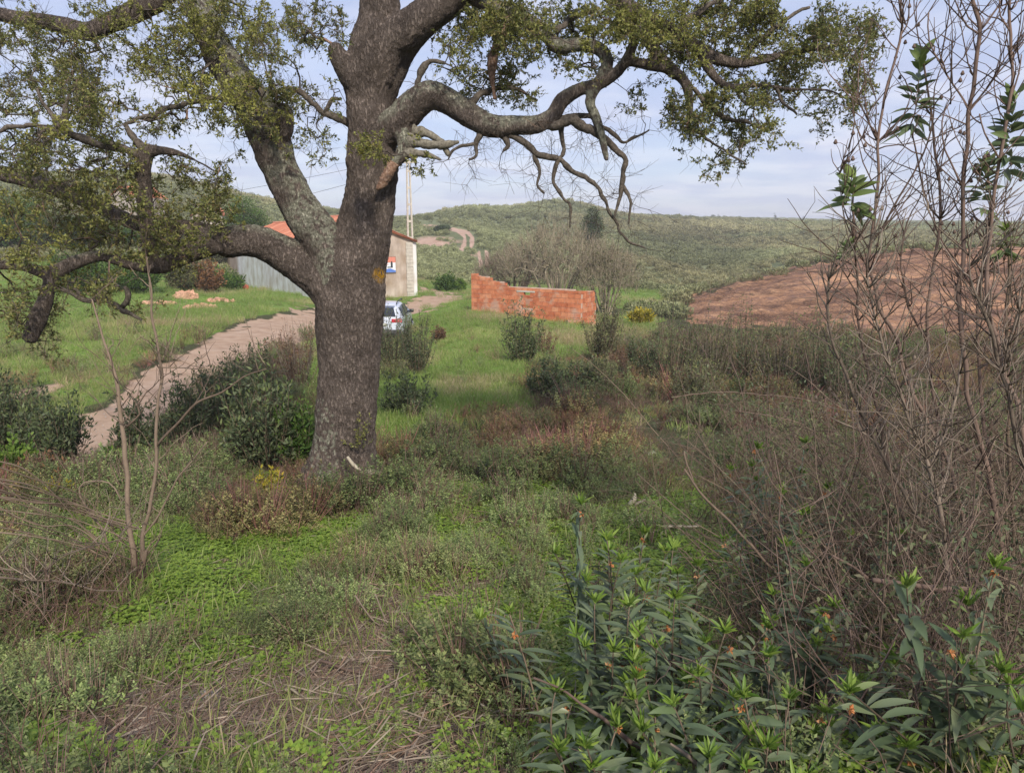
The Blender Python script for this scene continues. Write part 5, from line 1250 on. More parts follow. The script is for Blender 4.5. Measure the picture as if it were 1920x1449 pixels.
# ---------------------------------------------------------------- lance-leaved plants in the foreground
def lance(label, px, py, Y, lean=(0, 0), ll=.085, nst=1, full=1.0, flower=1, tip=1.0):
    tp = P(px, py, Y); g0 = tp + np.array([lean[0], lean[1], 0]); gz = float(ground(g0[0:1], g0[1:2])[0])
    base = np.array([g0[0], g0[1], gz]); root = empty('lance_leaf_plant', tuple(base), label, 'plant', 'lance-leaved shrubs in the foreground')
    sb = MB(); lf = MB(); tf = MB(); fl = MB()
    H = tp[2] - gz
    for s in range(nst + 1):
        tps = tp if s == 0 else tp + np.array([rng.normal(0, .10), rng.normal(0, .10), -rng.uniform(.05, .28) * H - .02])
        mid = (base + tps) / 2 + np.array([rng.normal(0, .04), rng.normal(0, .04), 0]) - np.array([lean[0], lean[1], 0]) * .15
        t = np.linspace(0, 1, 12)[:, None]; pth = base * (1 - t) ** 2 + 2 * mid * t * (1 - t) + tps * t ** 2
        tube(sb, pth, np.linspace(.0045, .0018, 12), 5, rnd=rng.random())
        nL = int(24 * full * max(.7, min(1.5, H / .5)))
        f = np.linspace(.30, .985, nL) + rng.normal(0, .006, nL); f = np.clip(f, 0, 1)[:, None]
        pos = base * (1 - f) ** 2 + 2 * mid * f * (1 - f) + tps * f ** 2
        az = np.arange(nL) * 1.571 + (np.arange(nL) % 2) * 1.571 + rng.normal(0, .35, nL) + rng.uniform(0, 6)
        el = .2 + .5 * f[:, 0] ** 3 + rng.normal(0, .18, nL)
        d = np.stack([np.cos(az), np.sin(az), el], -1)
        sz = ll * rng.uniform(.6, 1.1) * (1.05 - .45 * np.clip((f[:, 0] - .8) / .2, 0, 1)) * rng.uniform(.75, 1.15, nL)
        leaves(lf, pos, d, sz, sz * rng.uniform(.16, .21, nL), tint=np.clip((f[:, 0] - .93) * 5 + rng.normal(0, .05, nL), 0, .6), droop=rng.uniform(.15, .8, nL) * (1 - .6 * f[:, 0] ** 4), seg=6, fold=.14, upb=1.6)
        m_ = int(17 * tip); a2 = rng.uniform(0, 6.28, m_); d2 = np.stack([np.cos(a2) * .75, np.sin(a2) * .75, rng.uniform(.3, 1.6, m_)], -1)
        leaves(tf, tps + rng.normal(0, .003, (m_, 3)), d2, rng.uniform(.022, .05, m_) * ll / .095, .0065 * ll / .085, tint=rng.random(m_) * .5, droop=.1, seg=4, fold=.25)
        if flower and rng.random() < .4:
            c = tps - np.array([0, 0, .035]) + rng.normal(0, .012, 3); d3 = rng.normal(0, 1, (9, 3)); leaves(fl, np.repeat(c[None], 9, 0), d3, .015, .010, rnd=rng.random(9), fold=.3)
    sb.build('stem', M_stem, root); lf.build('leaves', M_hero, root); tf.build('young_leaves', M_tipm, root)
    if fl.n: fl.build('dry_flowers', M_flow, root)
LN = [
 (1090,945,2.55,'tallest left lance-leaved plant, its tip rising alone over the clover'),(1138,1010,2.5,'plant just right of and below the tall left one'),(1210,1000,2.6,'plant in the back row left of the bright yellow tip'),(1262,1028,2.45,'back row plant with the brightest yellow tip'),
 (1165,1050,2.4,'plant under the tall left one with a small pale tip'),(1115,1130,2.05,'broad bright-tipped plant on the left side of the clump'),(1180,1135,2.1,'plant with orange flowers right of the broad bright-tipped one'),(1265,1120,2.2,'plant in the centre of the clump, tip half hidden'),
 (1360,1185,2.0,'large rosette right of the clump centre with hanging leaves'),(955,1150,2.15,'leftmost small plant leaning over the clover'),(1042,1295,1.75,'lower left rosette with spread drooping leaves'),(1190,1310,1.65,'front rosette with large orange dry flower on its left'),
 (1262,1320,1.62,'front rosette just right of the one with the large orange flower'),(1395,1305,1.65,'front rosette under the large right one'),(1100,1400,1.5,'bottom edge plant below the lower left rosette'),(1228,1440,1.45,'bottom edge plant in the middle of the clump'),
 (1480,1310,1.7,'front plant near the lower right, leaves almost black'),(1420,840,3.6,'farther plant with yellow tip in front of the dead brush'),(1512,830,3.5,'farther plant with tall bright green tip beside the brush'),(1467,925,3.1,'mid plant with bright tip at the left of the brush'),
 (1552,915,3.1,'mid plant with narrow bright tip inside the brush'),(1505,965,2.9,'mid plant with orange flowers below two bright tips'),(1440,1165,2.2,'plant right of the large rosette, pale narrow tip'),(1565,1135,2.15,'plant with round bright rosette before the dead brush'),
 (1512,1060,2.5,'narrow plant between the mid plants and the round rosette'),(1668,1225,1.95,'thin plant right of the round rosette'),(1550,1335,1.7,'dark plant at the foot of the round rosette'),(1620,1290,1.9,'shaded plant below the thin one'),
 (1866,1062,1.7,'large-leaved plant near the right edge with orange flower under its tip'),(1804,1195,1.65,'large-leaved plant with pale green leaves left of the edge one'),(1915,1330,1.4,'very near plant cut by the right edge'),(1700,1400,1.6,'low plant at the bottom right among sticks'),(1330,1420,1.5,'bottom edge plant under the front rosettes'),
 (1310,1060,2.6,'back plant at the right end of the back row'),(1230,1215,1.95,'inner dark plant between rosettes'),(1150,1220,1.95,'inner dark plant behind the front rosette'),(1310,1265,1.85,'inner dark plant right of centre'),(1440,1400,1.55,'bottom dark plant left of the near sticks')]
for k, (px, py, Y, lab) in enumerate(LN):
    big = 1.05 if px > 1780 else 1.0
    lance(lab, px, py, Y, lean=(rng.uniform(-.04, .12), rng.uniform(-.02, .1)), ll=.118 * big, nst=(1, 2, 3)[k % 3], full=1.0)

# ---------------------------------------------------------------- bare sapling on the left with its fan of dead stalks
ST('bare_sapling', 'leafless two-stemmed sapling on the left, taller than the road behind it', 'shrub',
   [[(255,1105,13),(246,1010,9),(240,940,8),(236,850,8),(228,780,7),(222,720,6),(212,690,5),(196,640,4),(186,600,3),(172,560,2)],
    [(262,1100,11),(268,1010,7),(284,940,6),(293,880,5.5),(294,800,5.5),(298,740,5),(300,690,5),(286,600,4),(284,540,3.4),(276,480,2.4)],
    [(296,835,4.5),(330,800,4.5),(372,752,4),(420,735,3.4),(455,705,2.6),(500,690,1.8)],[(238,800,4),(262,775,3.4),(258,760,3),(275,735,2)],
    [(266,1010,4),(300,960,3.4),(330,900,3),(345,880,2.6),(390,830,2)],[(250,1085,5),(210,1040,4),(188,990,3.6),(150,930,3),(158,905,2.6),(205,905,2.4),(228,940,2)],
    [(258,1080,5),(275,1030,4),(250,1130,3),(215,1170,2)],[(298,690,3),(350,690,2),(395,690,1.4)]],
   3.9, M_stem2, ntw=60, twl=.24, rscale=1.05)
def stalks(label, name, lst, Y0, mt, cat='dead stalks', group=None):
    root = None; mb = MB(); first = None
    for l in lst:
        p, r = LP(l, Y0); p2, r2 = resample(p, r * .62, .04); first = p2[-1] if first is None else first
        w = np.stack([vn3(p2 * 9, 3) - .5, vn3(p2 * 9, 33) - .5, vn3(p2 * 9, 63) - .5], 1) * .02
        tube(mb, p2 + w, r2 * (.7 + .6 * vn3(p2 * 30, 2)), 6, lump=.12, rnd=rng.random())
    o = mb.build(name, mt); tag(o, label, cat, group); return o
fan = []
for k in range(17):
    y0 = rng.uniform(850, 1000); y1 = rng.uniform(960, 1085); fan.append([(-60, y0, 2.6, -.5), (60, y0 + (y1 - y0) * rng.uniform(.1, .5), 2.0, -.3), (150, y0 + (y1 - y0) * rng.uniform(.5, .85), 1.6, -.1), (rng.uniform(215, 262), y1 + 20, 2.2, 0)])
ts = [stalks('%s' % 'fan of long dry stalks sweeping from the left edge to the sapling foot', 'dead_branch_fan', fan, 3.9, M_stem2)]
ST('fallen_branch', 'pale dead branch lying left of the sapling with drooping side twigs', 'branch',
   [[(-40,1078,5),(40,1085,5),(110,1092,5),(170,1103,4),(230,1108,2.5)],[(70,1088,4),(110,1050,4),(170,1022,3.6),(240,1005,3)],[(72,1090,4),(66,1130,3.4),(40,1160,3),(20,1180,2)],[(80,1092,3),(82,1150,2.4),(78,1200,2)],[(60,1085,3),(20,1060,2),(0,1040,2)]],
   3.3, M_dry, ntw=36, twl=.16, rscale=.8)
# fallen sticks and branches
STK = [
 ('pale forked stick lying on bare litter in the lower middle', [[(545,1290,4),(575,1180+130,4),(610,1335,6),(640,1340,5)],[(610,1335,5),(700,1330,4.5),(790,1322,4)],[(590,1345,6),(560,1385,5),(540,1420,5)]], 2.45),
 ('thin forked stick standing over the straw in the middle', [[(668,1115,2.4),(700,1165,2.4),(722,1170,2.6),(800,1175,2.6),(830,1150,2)],[(705,1112,2.2),(722,1170,2.4),(705,1200,2)]], 3.3),
 ('reddish stick lying along the litter left of the straw', [[(560,1265,4),(610,1275,4.5),(640,1290,3)],[(600,1240,4),(660,1255,5),(690,1262,3)]], 2.75),
 ('grey stick beside small stones below the low shrubs', [[(270,1340,5),(330,1325,6),(385,1315,4)],[(350,1370,4),(375,1340,5),(390,1315,3)]], 2.35),
 ('long pale stick crossing the clover near the lance plants', [[(860,1345,3),(940,1335,3.4),(1000,1330,2.4)],[(905,1315,2.6),(945,1350,2.6)]], 2.3),
 ('thick reddish dead stem in front of the brush, nearly level', [[(1560,1040,4),(1600,1060,4),(1630,1085,6)],[(1640,1088,9),(1720,1095,9),(1815,1104,7)]], 2.3),
 ('reddish branch running diagonally from the bottom edge into the lance plants', [[(1330,1480,8),(1270,1430,7),(1185,1385,7),(1110,1330,6),(1060,1300,5),(1000,1270,4)]], 1.75),
 ('second diagonal branch at the bottom edge right of the first', [[(1345,1470,7),(1300,1430,6),(1255,1395,4)]], 1.6),
 ('long thin bent stalk leaning from the clover up past the orange seed heads', [[(1520,1160,3),(1440,1060,4),(1360,970,4.5),(1310,920,4),(1285,880,3)],[(1300,905,3),(1290,870,2.6),(1286,845,2)]], 2.9),
 ('fallen pale stick on the clover beyond the lance plants', [[(1225,985,4),(1270,987,4.5),(1310,985,3)]], 5.1),
 ('grey slanted stick in the middle brambles', [[(1075,870,2.6),(1095,890,2.8),(1110,905,2)]], 7.0),
 ('arched thin bramble cane above the brush', [[(1260,745,2.4),(1340,735,2.2),(1450,742,2),(1530,752,2),(1560,765,2)]], 8.0),
 ('second arched cane lower over the brush', [[(1380,770,2),(1450,780,2),(1510,800,2),(1560,860,2)]], 6.5),
 ('white root stump at the right foot of the oak', [[(652,856,4,-.55),(662,870,6,-.55),(676,882,5,-.55)],[(674,884,4,-.6),(700,886,9,-.6),(722,890,6,-.6)]], 7.25),
 ('small pale weathered snag right of the oak in the brambles', [[(1010,890,4),(1014,872,4),(1012,858,2)],[(1016,888,4),(1026,872,3),(1030,862,2)]], 7.3),
 ('white splintered stump in the clover right of centre', [[(1180,945,7),(1188,935,6),(1190,925,3)],[(1190,946,6),(1202,940,4),(1208,935,2)]], 5.6)]
for lab, ls, Y in STK:
    mt = (M_stem2 if 'cane' in lab or 'bent' in lab else M_dry) if 'reddish' not in lab else M_rust
    if any(w in lab for w in ('white', 'pale')): mt = M_pale
    lst = []
    for l in ls:
        p, r = LP(l, Y); 
        lst.append(l)
    nm_ = 'stump' if ('stump' in lab or 'snag' in lab) else ('cane' if 'cane' in lab else 'fallen_stick')
    stalks(lab, nm_, lst, Y, mt, 'stump' if nm_ == 'stump' else ('cane' if nm_ == 'cane' else 'stick'), 'dead sticks and stumps on the ground')
# ---------------------------------------------------------------- ground cover as stuff (instanced clumps)
def clump_mesh(name, fn, m):
    mb = MB(); fn(mb); me = mb.mesh(name, m[0])
    for x in m[1:]: me.materials.append(x)
    o = bpy.data.objects.new(name, me); return o
M_heath = leaf_mat('heath_leaf', [(.088, .125, .044), (.13, .172, .060), (.17, .21, .080), (.22, .245, .10)], (.20, .28, .08), trans=.22, inst=True)
M_clov = leaf_mat('clover_leaf', [(.09, .17, .024), (.14, .25, .034), (.20, .31, .045), (.26, .35, .06)], (.3, .36, .07), trans=.3, inst=True)
M_grass = leaf_mat('grass_blade', [(.12, .21, .042), (.18, .29, .055), (.24, .35, .075), (.32, .36, .13)], (.42, .36, .22), trans=.3, inst=True)
M_straw = leaf_mat('straw', [(.12, .09, .065), (.22, .175, .13), (.34, .28, .215), (.26, .16, .11)], (.4, .34, .26), trans=.1, inst=True)
M_twg = leaf_mat('brown_twig', [(.10, .06, .045), (.17, .115, .088), (.25, .18, .14)], (.3, .2, .15), trans=.0, inst=True)
M_scr = leaf_mat('scrub_leaf', [(.25, .28, .14), (.28, .31, .155), (.31, .33, .17), (.34, .35, .19)], (.26, .26, .12), trans=.15, inst=True)
def set_mat2(o, first_tris):  # faces beyond first_tris use the second material
    n = len(o.data.polygons); idx = np.zeros(n, np.int32); idx[first_tris:] = 1; o.data.polygons.foreach_set('material_index', idx)
def heath(h, r, n, ll, brown=0):
    def f(mb):
        ns = 16; a = rng.uniform(0, 6.28, ns); u = np.sqrt(rng.random(ns)); top = np.stack([r * u * np.cos(a), r * u * np.sin(a), h * (1 - .45 * u * u) * rng.uniform(.6, 1.05, ns)], -1)
        nt = n // 9; k = rng.integers(0, ns, nt); b = top * [.3, .3, 0]; t = rng.uniform(.5, 1.05, nt)[:, None]
        ends = b[k] + (top[k] - b[k]) * t + rng.normal(0, .03, (nt, 3)) * [1, 1, .5]; q = np.repeat(np.arange(nt), 9); m_ = len(q)
        az = np.tile(np.arange(9) * 2.4, nt) + rng.normal(0, .3, m_); lv = np.tile(np.linspace(0, 1, 9), nt)     # leaf whorls, youngest on top
        p = ends[q] + np.stack([np.zeros(m_), np.zeros(m_), lv * ll * 1.6], -1); d = np.stack([np.cos(az), np.sin(az), -.1 + 1.3 * lv], -1)
        leaves(mb, p, d, ll * (1.25 - .6 * lv) * rng.uniform(.8, 1.2, m_), ll * .46, tint=np.clip((lv - .6) * 1.1 * rng.random(m_), 0, 1), fold=.15, upb=1.5)
    return f
def heath_obj(name, h, r, n, ll, tw=9):
    mb = MB(); heath(h, r, n, ll)(mb); nf = sum(len(q) for q in mb.q)
    a = rng.uniform(0, 6.28, tw); u = np.sqrt(rng.random(tw)); e = np.stack([r * u * np.cos(a), r * u * np.sin(a), h * rng.uniform(.4, .95, tw)], -1); m_ = e * [.5, .5, .45] + rng.normal(0, .01, (tw, 3))
    prisms(mb, e * [.15, .15, 0] - [0, 0, .02], m_, .0022, .0018, 3); prisms(mb, m_, e, .0018, .001, 3)
    o = bpy.data.objects.new(name, mb.mesh(name, M_heath)); o.data.materials.append(M_twg); set_mat2(o, nf); return o
def twig_obj(name, h, r, n, flat=False, m=None):
    mb = MB(); a = rng.uniform(0, 6.28, n); u = np.sqrt(rng.random(n))
    b = np.stack([r * u * np.cos(a), r * u * np.sin(a), np.full(n, -.01)], -1); d = nrm(np.stack([rng.normal(0, .6, n), rng.normal(0, .6, n), np.full(n, .12 if flat else 1.0)], -1)); L = h * rng.uniform(.4, 1.1, n)[:, None]
    m_ = b + d * L * .5 + rng.normal(0, .012, (n, 3)); e = m_ + nrm(d + rng.normal(0, .3, (n, 3))) * L * .5
    prisms(mb, b, m_, .0016, .0013, 3); prisms(mb, m_, e, .0013, .0007, 3)
    for _ in range(2):
        f = rng.random((n, 1)); p = m_ + (e - m_) * f; prisms(mb, p, p + nrm(d + rng.normal(0, .8, (n, 3))) * h * .25, .0009, .0005, 3)
    return bpy.data.objects.new(name, mb.mesh(name, m or M_twg))
def clover_obj(name, r, n, h):
    mb = MB(); a = rng.uniform(0, 6.28, n); u = np.sqrt(rng.random(n)); c = np.stack([r * u * np.cos(a), r * u * np.sin(a), h * rng.uniform(.5, 1.1, n)], -1)
    for k in range(3):
        az = a + k * 2.1 + rng.normal(0, .2, n); leaves(mb, c, np.stack([np.cos(az), np.sin(az), rng.uniform(-.1, .3, n)], -1), .012, .011, fold=.1, tint=rng.random(n) * .4, upb=2)
    return bpy.data.objects.new(name, mb.mesh(name, M_clov))
def grass_obj(name, r, n, h, w=.004, flat=False, m=None, tint=.0):
    mb = MB(); a = rng.uniform(0, 6.28, n); u = np.sqrt(rng.random(n)); c = np.stack([r * u * np.cos(a), r * u * np.sin(a), np.full(n, -.01 if not flat else .01)], -1)
    d = np.stack([rng.normal(0, .35, n), rng.normal(0, .35, n), np.ones(n)], -1) if not flat else np.stack([rng.choice([-1., 1.], n), rng.normal(0, .8, n), np.abs(rng.normal(0, .05, n))], -1)
    leaves(mb, c, d, h * rng.uniform(.45, 1.2, n), w, droop=.35 if not flat else .05, seg=3, fold=.1, tint=np.where(rng.random(n) < tint, rng.random(n), 0))
    return bpy.data.objects.new(name, mb.mesh(name, m or M_grass))
def scrub_obj(name, n=260):
    mb = MB(); d = nrm(rng.normal(0, 1, (n, 3))); d[:, 2] = np.abs(d[:, 2]); p = d * [.5, .5, .55] * rng.uniform(.5, 1, (n, 1)) ; leaves(mb, p, d + rng.normal(0, .5, (n, 3)) + [0, 0, .6], .17, .085, tint=rng.random(n) * .3)
    return bpy.data.objects.new(name, mb.mesh(name, M_scr))
def collection(name, obs):
    c = bpy.data.collections.new(name)
    for o in obs: c.objects.link(o)
    return c
def scatter(name, label, coll, pts_, rot, scl, idx, col):
    me = bpy.data.meshes.new(name); n = len(pts_); me.vertices.add(n); me.vertices.foreach_set('co', pts_.astype(np.float32).ravel())
    A = me.attributes.new('rot', 'FLOAT_VECTOR', 'POINT'); A.data.foreach_set('vector', rot.astype(np.float32).ravel())
    A = me.attributes.new('scl', 'FLOAT', 'POINT'); A.data.foreach_set('value', scl.astype(np.float32))
    A = me.attributes.new('idx', 'INT', 'POINT'); A.data.foreach_set('value', idx.astype(np.int32))
    A = me.attributes.new('ptint', 'FLOAT_VECTOR', 'POINT'); A.data.foreach_set('vector', col.astype(np.float32).ravel())
    o = bpy.data.objects.new(name, me); COL.objects.link(o)
    ng = bpy.data.node_groups.new(name, 'GeometryNodeTree')
    ng.interface.new_socket('Geometry', in_out='INPUT', socket_type='NodeSocketGeometry'); ng.interface.new_socket('Geometry', in_out='OUTPUT', socket_type='NodeSocketGeometry')
    N = ng.nodes.new; L = ng.links.new
    gi = N('NodeGroupInput'); go = N('NodeGroupOutput'); ip = N('GeometryNodeInstanceOnPoints'); ci = N('GeometryNodeCollectionInfo')
    ci.inputs[0].default_value = coll; ci.inputs['Separate Children'].default_value = True; ci.inputs['Reset Children'].default_value = True
    def na(nm, t): a = N('GeometryNodeInputNamedAttribute'); a.data_type = t; a.inputs['Name'].default_value = nm; return a.outputs['Attribute']
    L(gi.outputs[0], ip.inputs['Points']); L(ci.outputs[0], ip.inputs['Instance']); ip.inputs['Pick Instance'].default_value = True
    L(na('idx', 'INT'), ip.inputs['Instance Index'])
    e2r = N('FunctionNodeEulerToRotation'); L(na('rot', 'FLOAT_VECTOR'), e2r.inputs[0]); L(e2r.outputs[0], ip.inputs['Rotation']); L(na('scl', 'FLOAT'), ip.inputs['Scale'])
    L(ip.outputs[0], go.inputs[0])
    md = o.modifiers.new('scatter', 'NODES'); md.node_group = ng
    o['kind'] = 'stuff'; o['label'] = label; return o
def candidates(n, r0, r1, a0=-44, a1=44):
    az = np.radians(rng.uniform(a0, a1, n)); r = np.sqrt(rng.uniform(r0 * r0, r1 * r1, n)); x = r * np.sin(az); y = r * np.cos(az); z = ground(x, y); return x, y, z
OK_ = np.array([-1.72, 7.25])
def place(name, label, coll, ncl, bands, dens, sizef, colf, tilt=.15, yaw=None):
    X = []; 
    for (n, r0, r1) in bands:
        x, y, z = candidates(n, r0, r1); m = masks(x, y, z); d = dens(x, y, m)
        d = d * (np.hypot(x - OK_[0], y - OK_[1]) > .42)
        k = rng.random(n) < d; x, y, z = x[k], y[k], z[k]; m = {a: b[k] for a, b in m.items()}
        X.append(np.column_stack([x, y, z, sizef(x, y, m)]).astype(float)); X[-1] = (X[-1], colf(x, y, m))
    pts_ = np.vstack([a for a, _ in X]); col = np.vstack([c for _, c in X]); n = len(pts_)
    rot = np.stack([rng.normal(0, tilt, n), rng.normal(0, tilt, n), rng.uniform(0, 6.28, n)], -1)
    if yaw: rot[:, 2] = yaw[0] + rng.normal(0, yaw[1], n)
    o = scatter(name, label, coll, pts_[:, :3], rot, pts_[:, 3], rng.integers(0, ncl, n), col); print(name, n); return o
V = lambda *a: np.stack(np.broadcast_arrays(*a), -1)
def tone(x, y, s=.5, amt=.35, seed=50):
    f = fbm2(x * s, y * s, 3, seed); return 1 + amt * (f - .5) * 2
def zone_low(m): return np.clip(1 - m['litter'] * .97 - m['clover'] * .95, 0, 1) * (1 - m['road']) * (1 - np.clip(m['grass'], 0, 1) * .97) * (1 - m['plough'])
# heath / low grey-green shrublets
ch = collection('heath_clumps', [heath_obj('heath_a', .20, .17, 400, .017), heath_obj('heath_b', .27, .16, 430, .018), heath_obj('heath_c', .14, .2, 360, .014), heath_obj('heath_d', .34, .14, 300, .022, 20)])
def hd(x, y, m):
    gap = fbm2(x * 1.4, y * 1.4, 3, 60)
    hero = (m['px'] > 1020) & (m['py'] > 1000)
    return np.where(hero, .06, 1.) * zone_low(m) * np.where(m['r'] < 12, np.clip((gap - .45) / .06, .03, 1), np.clip((gap - .36) / .1, .1, 1))
def hcol(x, y, m):
    b = fbm2(x * .8, y * .8, 3, 66); br = np.clip((b - .53) / .08, 0, 1) * np.clip((m['r'] - 3.5) / 3, 0.12, 1)   # browner patches beyond the near bank
    t = .98 * tone(x, y, 1.1, .55); r_ = rng.uniform(.75, 1.25, len(x)); yl = np.clip((fbm2(x * 1.3, y * 1.3, 2, 67) - .48) / .1, 0, 1) * .35; t = t * (1 + yl)
    t = t * (1 - .12 * np.clip((m['r'] - 5.5) / 1.5, 0, 1))
    return V(t * r_ * (1 + .45 * br), t * r_ * (1.0 - .10 * br), t * r_ * (1 + .05 * br))
place('low_heath', 'grey-green small-leaved undergrowth covering the bank', ch, 4, [(4600, 1.4, 5), (7000, 5, 11), (9000, 11, 26)], hd,
      lambda x, y, m: rng.uniform(.6, 1.15, len(x)) * np.clip(.85 + m['r'] * .03, 1, 1.6) * np.clip(.35 + 1.9 * (fbm2(x * 1.1, y * 1.1, 2, 61) - .2), .45, 1.6) * (1 + .12 * np.clip((m['r'] - 5.5) / 1.5, 0, 1) * np.clip((18 - m['r']) / 4, 0, 1)), hcol)
# brown twiggy dead undergrowth
ct = collection('twig_clumps', [twig_obj('twig_a', .24, .14, 44), twig_obj('twig_b', .32, .12, 34), twig_obj('twig_c', .16, .2, 50)])
place('dry_undergrowth', 'brown leafless twigs mixed into the undergrowth', ct, 3, [(260, 1.4, 5), (1100, 5, 12), (1100, 12, 28)],
      lambda x, y, m: (zone_low(m) * .8 + .1 * m['litter']) * np.clip((fbm2(x * .6, y * .6, 3, 70) - .46) / .14, 0.03, 1),
      lambda x, y, m: rng.uniform(.7, 1.4, len(x)) * np.clip(.8 + m['r'] * .04, 1, 1.8), lambda x, y, m: V(tone(x, y, .6, .3) * 1.1, tone(x, y, .6, .3), tone(x, y, .6, .3)))
# clover
cc_ = collection('clover_clumps', [clover_obj('clover_a', .09, 90, .05), clover_obj('clover_b', .11, 110, .035)])
place('clover', 'bright green clover-like ground cover in patches', cc_, 2, [(16000, 1.4, 8)],
      lambda x, y, m: np.clip(m['clover'] * 1.1 + .14 * (1 - m['litter']) + .03, 0, 1) * (1 - m['road']), lambda x, y, m: rng.uniform(.8, 1.5, len(x)),
      lambda x, y, m: V(tone(x, y, 1.5, .3), tone(x, y, 1.5, .25), tone(x, y, 1.5, .3)), tilt=.08)
# grass
cg = collection('grass_tufts', [grass_obj('grass_a', .09, 46, .15, tint=.12), grass_obj('grass_b', .12, 50, .22, tint=.22), grass_obj('grass_c', .10, 40, .10, tint=.05)])
def gd(x, y, m):
    return np.clip(m['grass'] * 1.0 + .10 * (m['r'] < 9) + .22 * m['litter'] + .10 * (m['r'] < 20), 0, 1) * (1 - m['road'] * .93) * (1 - m['plough'] * .96)
def gcol(x, y, m):
    w = np.clip((fbm2(x * .22, y * .22, 3, 80) - .5) / .16, 0, 1); t = tone(x, y, .35, .25, 81); u = tone(x, y, 1.7, .2, 83)
    dry = np.clip((fbm2(x * .5, y * .25, 3, 85) - .56) / .1, 0, 1)
    return V(t * u * (1 + .25 * w + .5 * dry), t * u * (1 + .05 * w + .05 * dry), t * u * (1 + .3 * w + .8 * dry))
place('grass', 'short bright grass of the meadow and the road bank', cg, 3, [(3600, 1.4, 6), (10000, 6, 16), (18000, 16, 34), (12000, 34, 64)], gd,
      lambda x, y, m: rng.uniform(.6, 1.25, len(x)) * np.clip(.75 + m['r'] * .045, .9, 2.6) * np.where(m['r'] > 14, .8, 1), gcol)
# straw and litter
cs = collection('straw_litter', [grass_obj('straw_a', .14, 60, .09, .0035, True, M_straw), grass_obj('straw_b', .18, 44, .14, .004, True, M_straw), twig_obj('straw_c', .16, .16, 26, True)])
place('straw_litter', 'flattened dry stalks, straw and twigs lying on the bank', cs, 3, [(12000, 1.4, 6)], lambda x, y, m: np.clip(m['litter'] * .95 * np.clip((fbm2(x * 2.2, y * 2.2, 3, 73) - .36) / .12, .1, 1) + .14, 0, 1),
      lambda x, y, m: rng.uniform(.5, 1.3, len(x)) ** 1.3, lambda x, y, m: V(tone(x, y, 1.2, .3), tone(x, y, 1.2, .3), tone(x, y, 1.2, .3)), tilt=.08, yaw=(.35, .6))
cb_ = collection('dry_stems', [twig_obj('tall_a', .5, .12, 16), twig_obj('tall_b', .42, .1, 14)])
place('dry_grass_stems', 'thin pale dry grass stems standing in the meadow edge', cb_, 2, [(900, 5, 30)], lambda x, y, m: (.3 + .7 * (m['grass'] > .3)) * np.clip((fbm2(x * .5, y * .5, 2, 90) - .45) / .1, 0, 1) * (1 - m['road']) * (1 - m['plough']),
      lambda x, y, m: rng.uniform(.6, 1.2, len(x)) * np.clip(.8 + m['r'] * .03, 1, 2), lambda x, y, m: V(1.9 + 0 * x, 2.0 + 0 * x, 1.6 + 0 * x))
# hill scrub
cz = collection('scrub_clumps', [scrub_obj('scrub_a'), scrub_obj('scrub_b', 200), scrub_obj('scrub_c', 150)])
def zd(x, y, m):
    f = fbm2(x * .05, y * .05, 3, 95); pathm = np.clip(1 - m['trackw'] - m['erode'] * 1.3, 0, 1)
    return np.where(m['r'] > 62, np.clip((f - .25) / .3, .25, 1), .55 * ((m['px'] > 1180) | (m['r'] > 58))) * pathm * (1 - m['plough']) * ((m['grass'] < .3) | (m['r'] > 62))
def zcol(x, y, m):
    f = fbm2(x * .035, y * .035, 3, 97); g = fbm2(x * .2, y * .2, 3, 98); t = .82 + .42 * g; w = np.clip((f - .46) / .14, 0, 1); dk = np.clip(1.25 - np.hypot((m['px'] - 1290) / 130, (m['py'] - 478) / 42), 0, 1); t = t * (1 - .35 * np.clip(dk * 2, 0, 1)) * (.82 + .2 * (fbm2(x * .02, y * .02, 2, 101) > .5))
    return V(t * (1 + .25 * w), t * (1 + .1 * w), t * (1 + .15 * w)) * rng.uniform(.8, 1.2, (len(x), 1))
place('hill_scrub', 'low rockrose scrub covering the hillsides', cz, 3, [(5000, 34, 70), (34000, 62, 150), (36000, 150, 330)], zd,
      lambda x, y, m: rng.uniform(.6, 1.5, len(x)) * np.clip(m['r'] / 120, .8, 1.8), zcol)
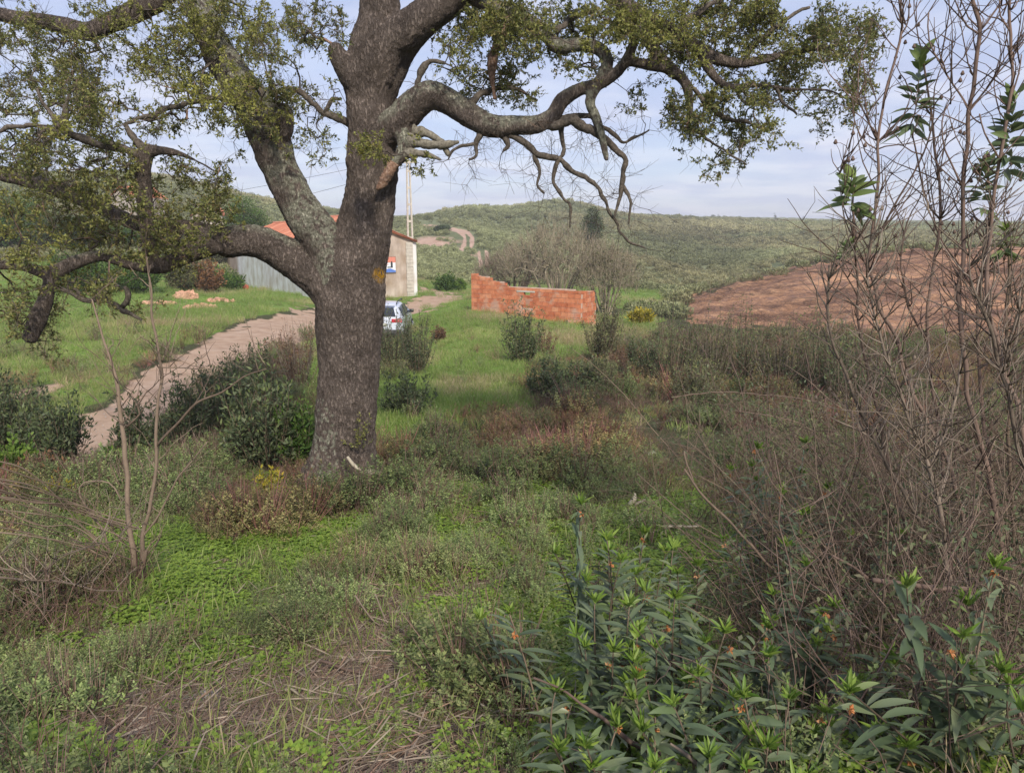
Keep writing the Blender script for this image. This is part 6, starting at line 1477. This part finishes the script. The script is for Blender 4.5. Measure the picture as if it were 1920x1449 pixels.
# loose stones on the track and dead twigs on the ploughed slope
cst = MB()
for k in range(1): box(cst, (0, 0, 0), (1, .8, .5), .3, jit=.16)
stn = bpy.data.objects.new('pebble', cst.mesh('pebble', M_stone, False)); cl_ = collection('pebbles', [stn])
place('track_gravel', 'loose gravel on the dirt track', cl_, 1, [(4000, 7, 16), (1500, 16, 30)], lambda x, y, m: m['road'] * .7, lambda x, y, m: rng.uniform(.006, .022, len(x)), lambda x, y, m: V(1 + 0 * x, 1 + 0 * x, 1 + 0 * x))
cpl = collection('slope_debris', [twig_obj('slash_a', .9, .4, 24, True), twig_obj('slash_b', 1.2, .3, 18, True)])
for o in cpl.objects: o.data.transform(Matrix.Scale(1.0, 4))
place('slope_brash', 'dead brushwood strewn in rows over the ploughed slope', cpl, 2, [(8000, 24, 64)], lambda x, y, m: m['plough'] * np.clip((fbm2(x * .12, y * .7, 3, 99) - .47) / .1, 0, 1) * .8,
      lambda x, y, m: rng.uniform(.8, 1.8, len(x)), lambda x, y, m: V(.6 + 0 * x, .52 + 0 * x, .5 + 0 * x), tilt=.05, yaw=(.45, .3))
# pale stones in the litter
for lab, px, py, s in (('white rounded stone lying on straw in the middle foreground', 834, 1150, .035), ('small pale stone beside the grey stick in the lower left', 388, 1318, .045), ('flat grey stone in the brambles right of the oak', 1218, 855, .07)):
    g = G(px, py, 1.4, 30); m = MB()
    th_ = np.linspace(0, math.pi, 9)[:, None]; ph = np.linspace(0, 2 * math.pi, 15)[None, :-1]
    sp = np.stack([np.sin(th_) * np.cos(ph), np.sin(th_) * np.sin(ph), np.cos(th_) + 0 * ph], -1).reshape(-1, 3); sp = sp * (1 + .3 * (vn3(sp * 1.7 + px, 3) - .5))[:, None] * [1.2, .9, .65] * s + g + [0, 0, s * .4]
    i = np.arange(8)[:, None] * 14; j = np.arange(14)[None]; q = np.stack([i + j, i + 14 + j, i + 14 + (j + 1) % 14, i + (j + 1) % 14], -1).reshape(-1, 4)
    m.add(sp, q); o = m.build('stone', M_stone); tag(o, lab, 'stone', 'loose stones')

# ---------------------------------------------------------------- thin valley air
hz = MB(); zlo, zhi = float(TZ.min()) - 1.0, max(float(TZ.max()), 9.0) + 2.0
box(hz, (0, 0, (zlo + zhi) / 2), (1900, 1900, zhi - zlo), 0); print('haze', zlo, zhi)
def haze_b(N, nt):
    return None
hm = bpy.data.materials.new('haze_air'); hm.use_nodes = True; hm.node_tree.nodes.clear()
ho = hm.node_tree.nodes.new('ShaderNodeOutputMaterial'); hv = hm.node_tree.nodes.new('ShaderNodeVolumePrincipled')
hv.inputs['Color'].default_value = (.93, .95, 1, 1); hv.inputs['Density'].default_value = .0008
hm.node_tree.links.new(hv.outputs[0], ho.inputs['Volume'])
hzo = hz.build('haze', hm, None, False); hzo['kind'] = 'stuff'
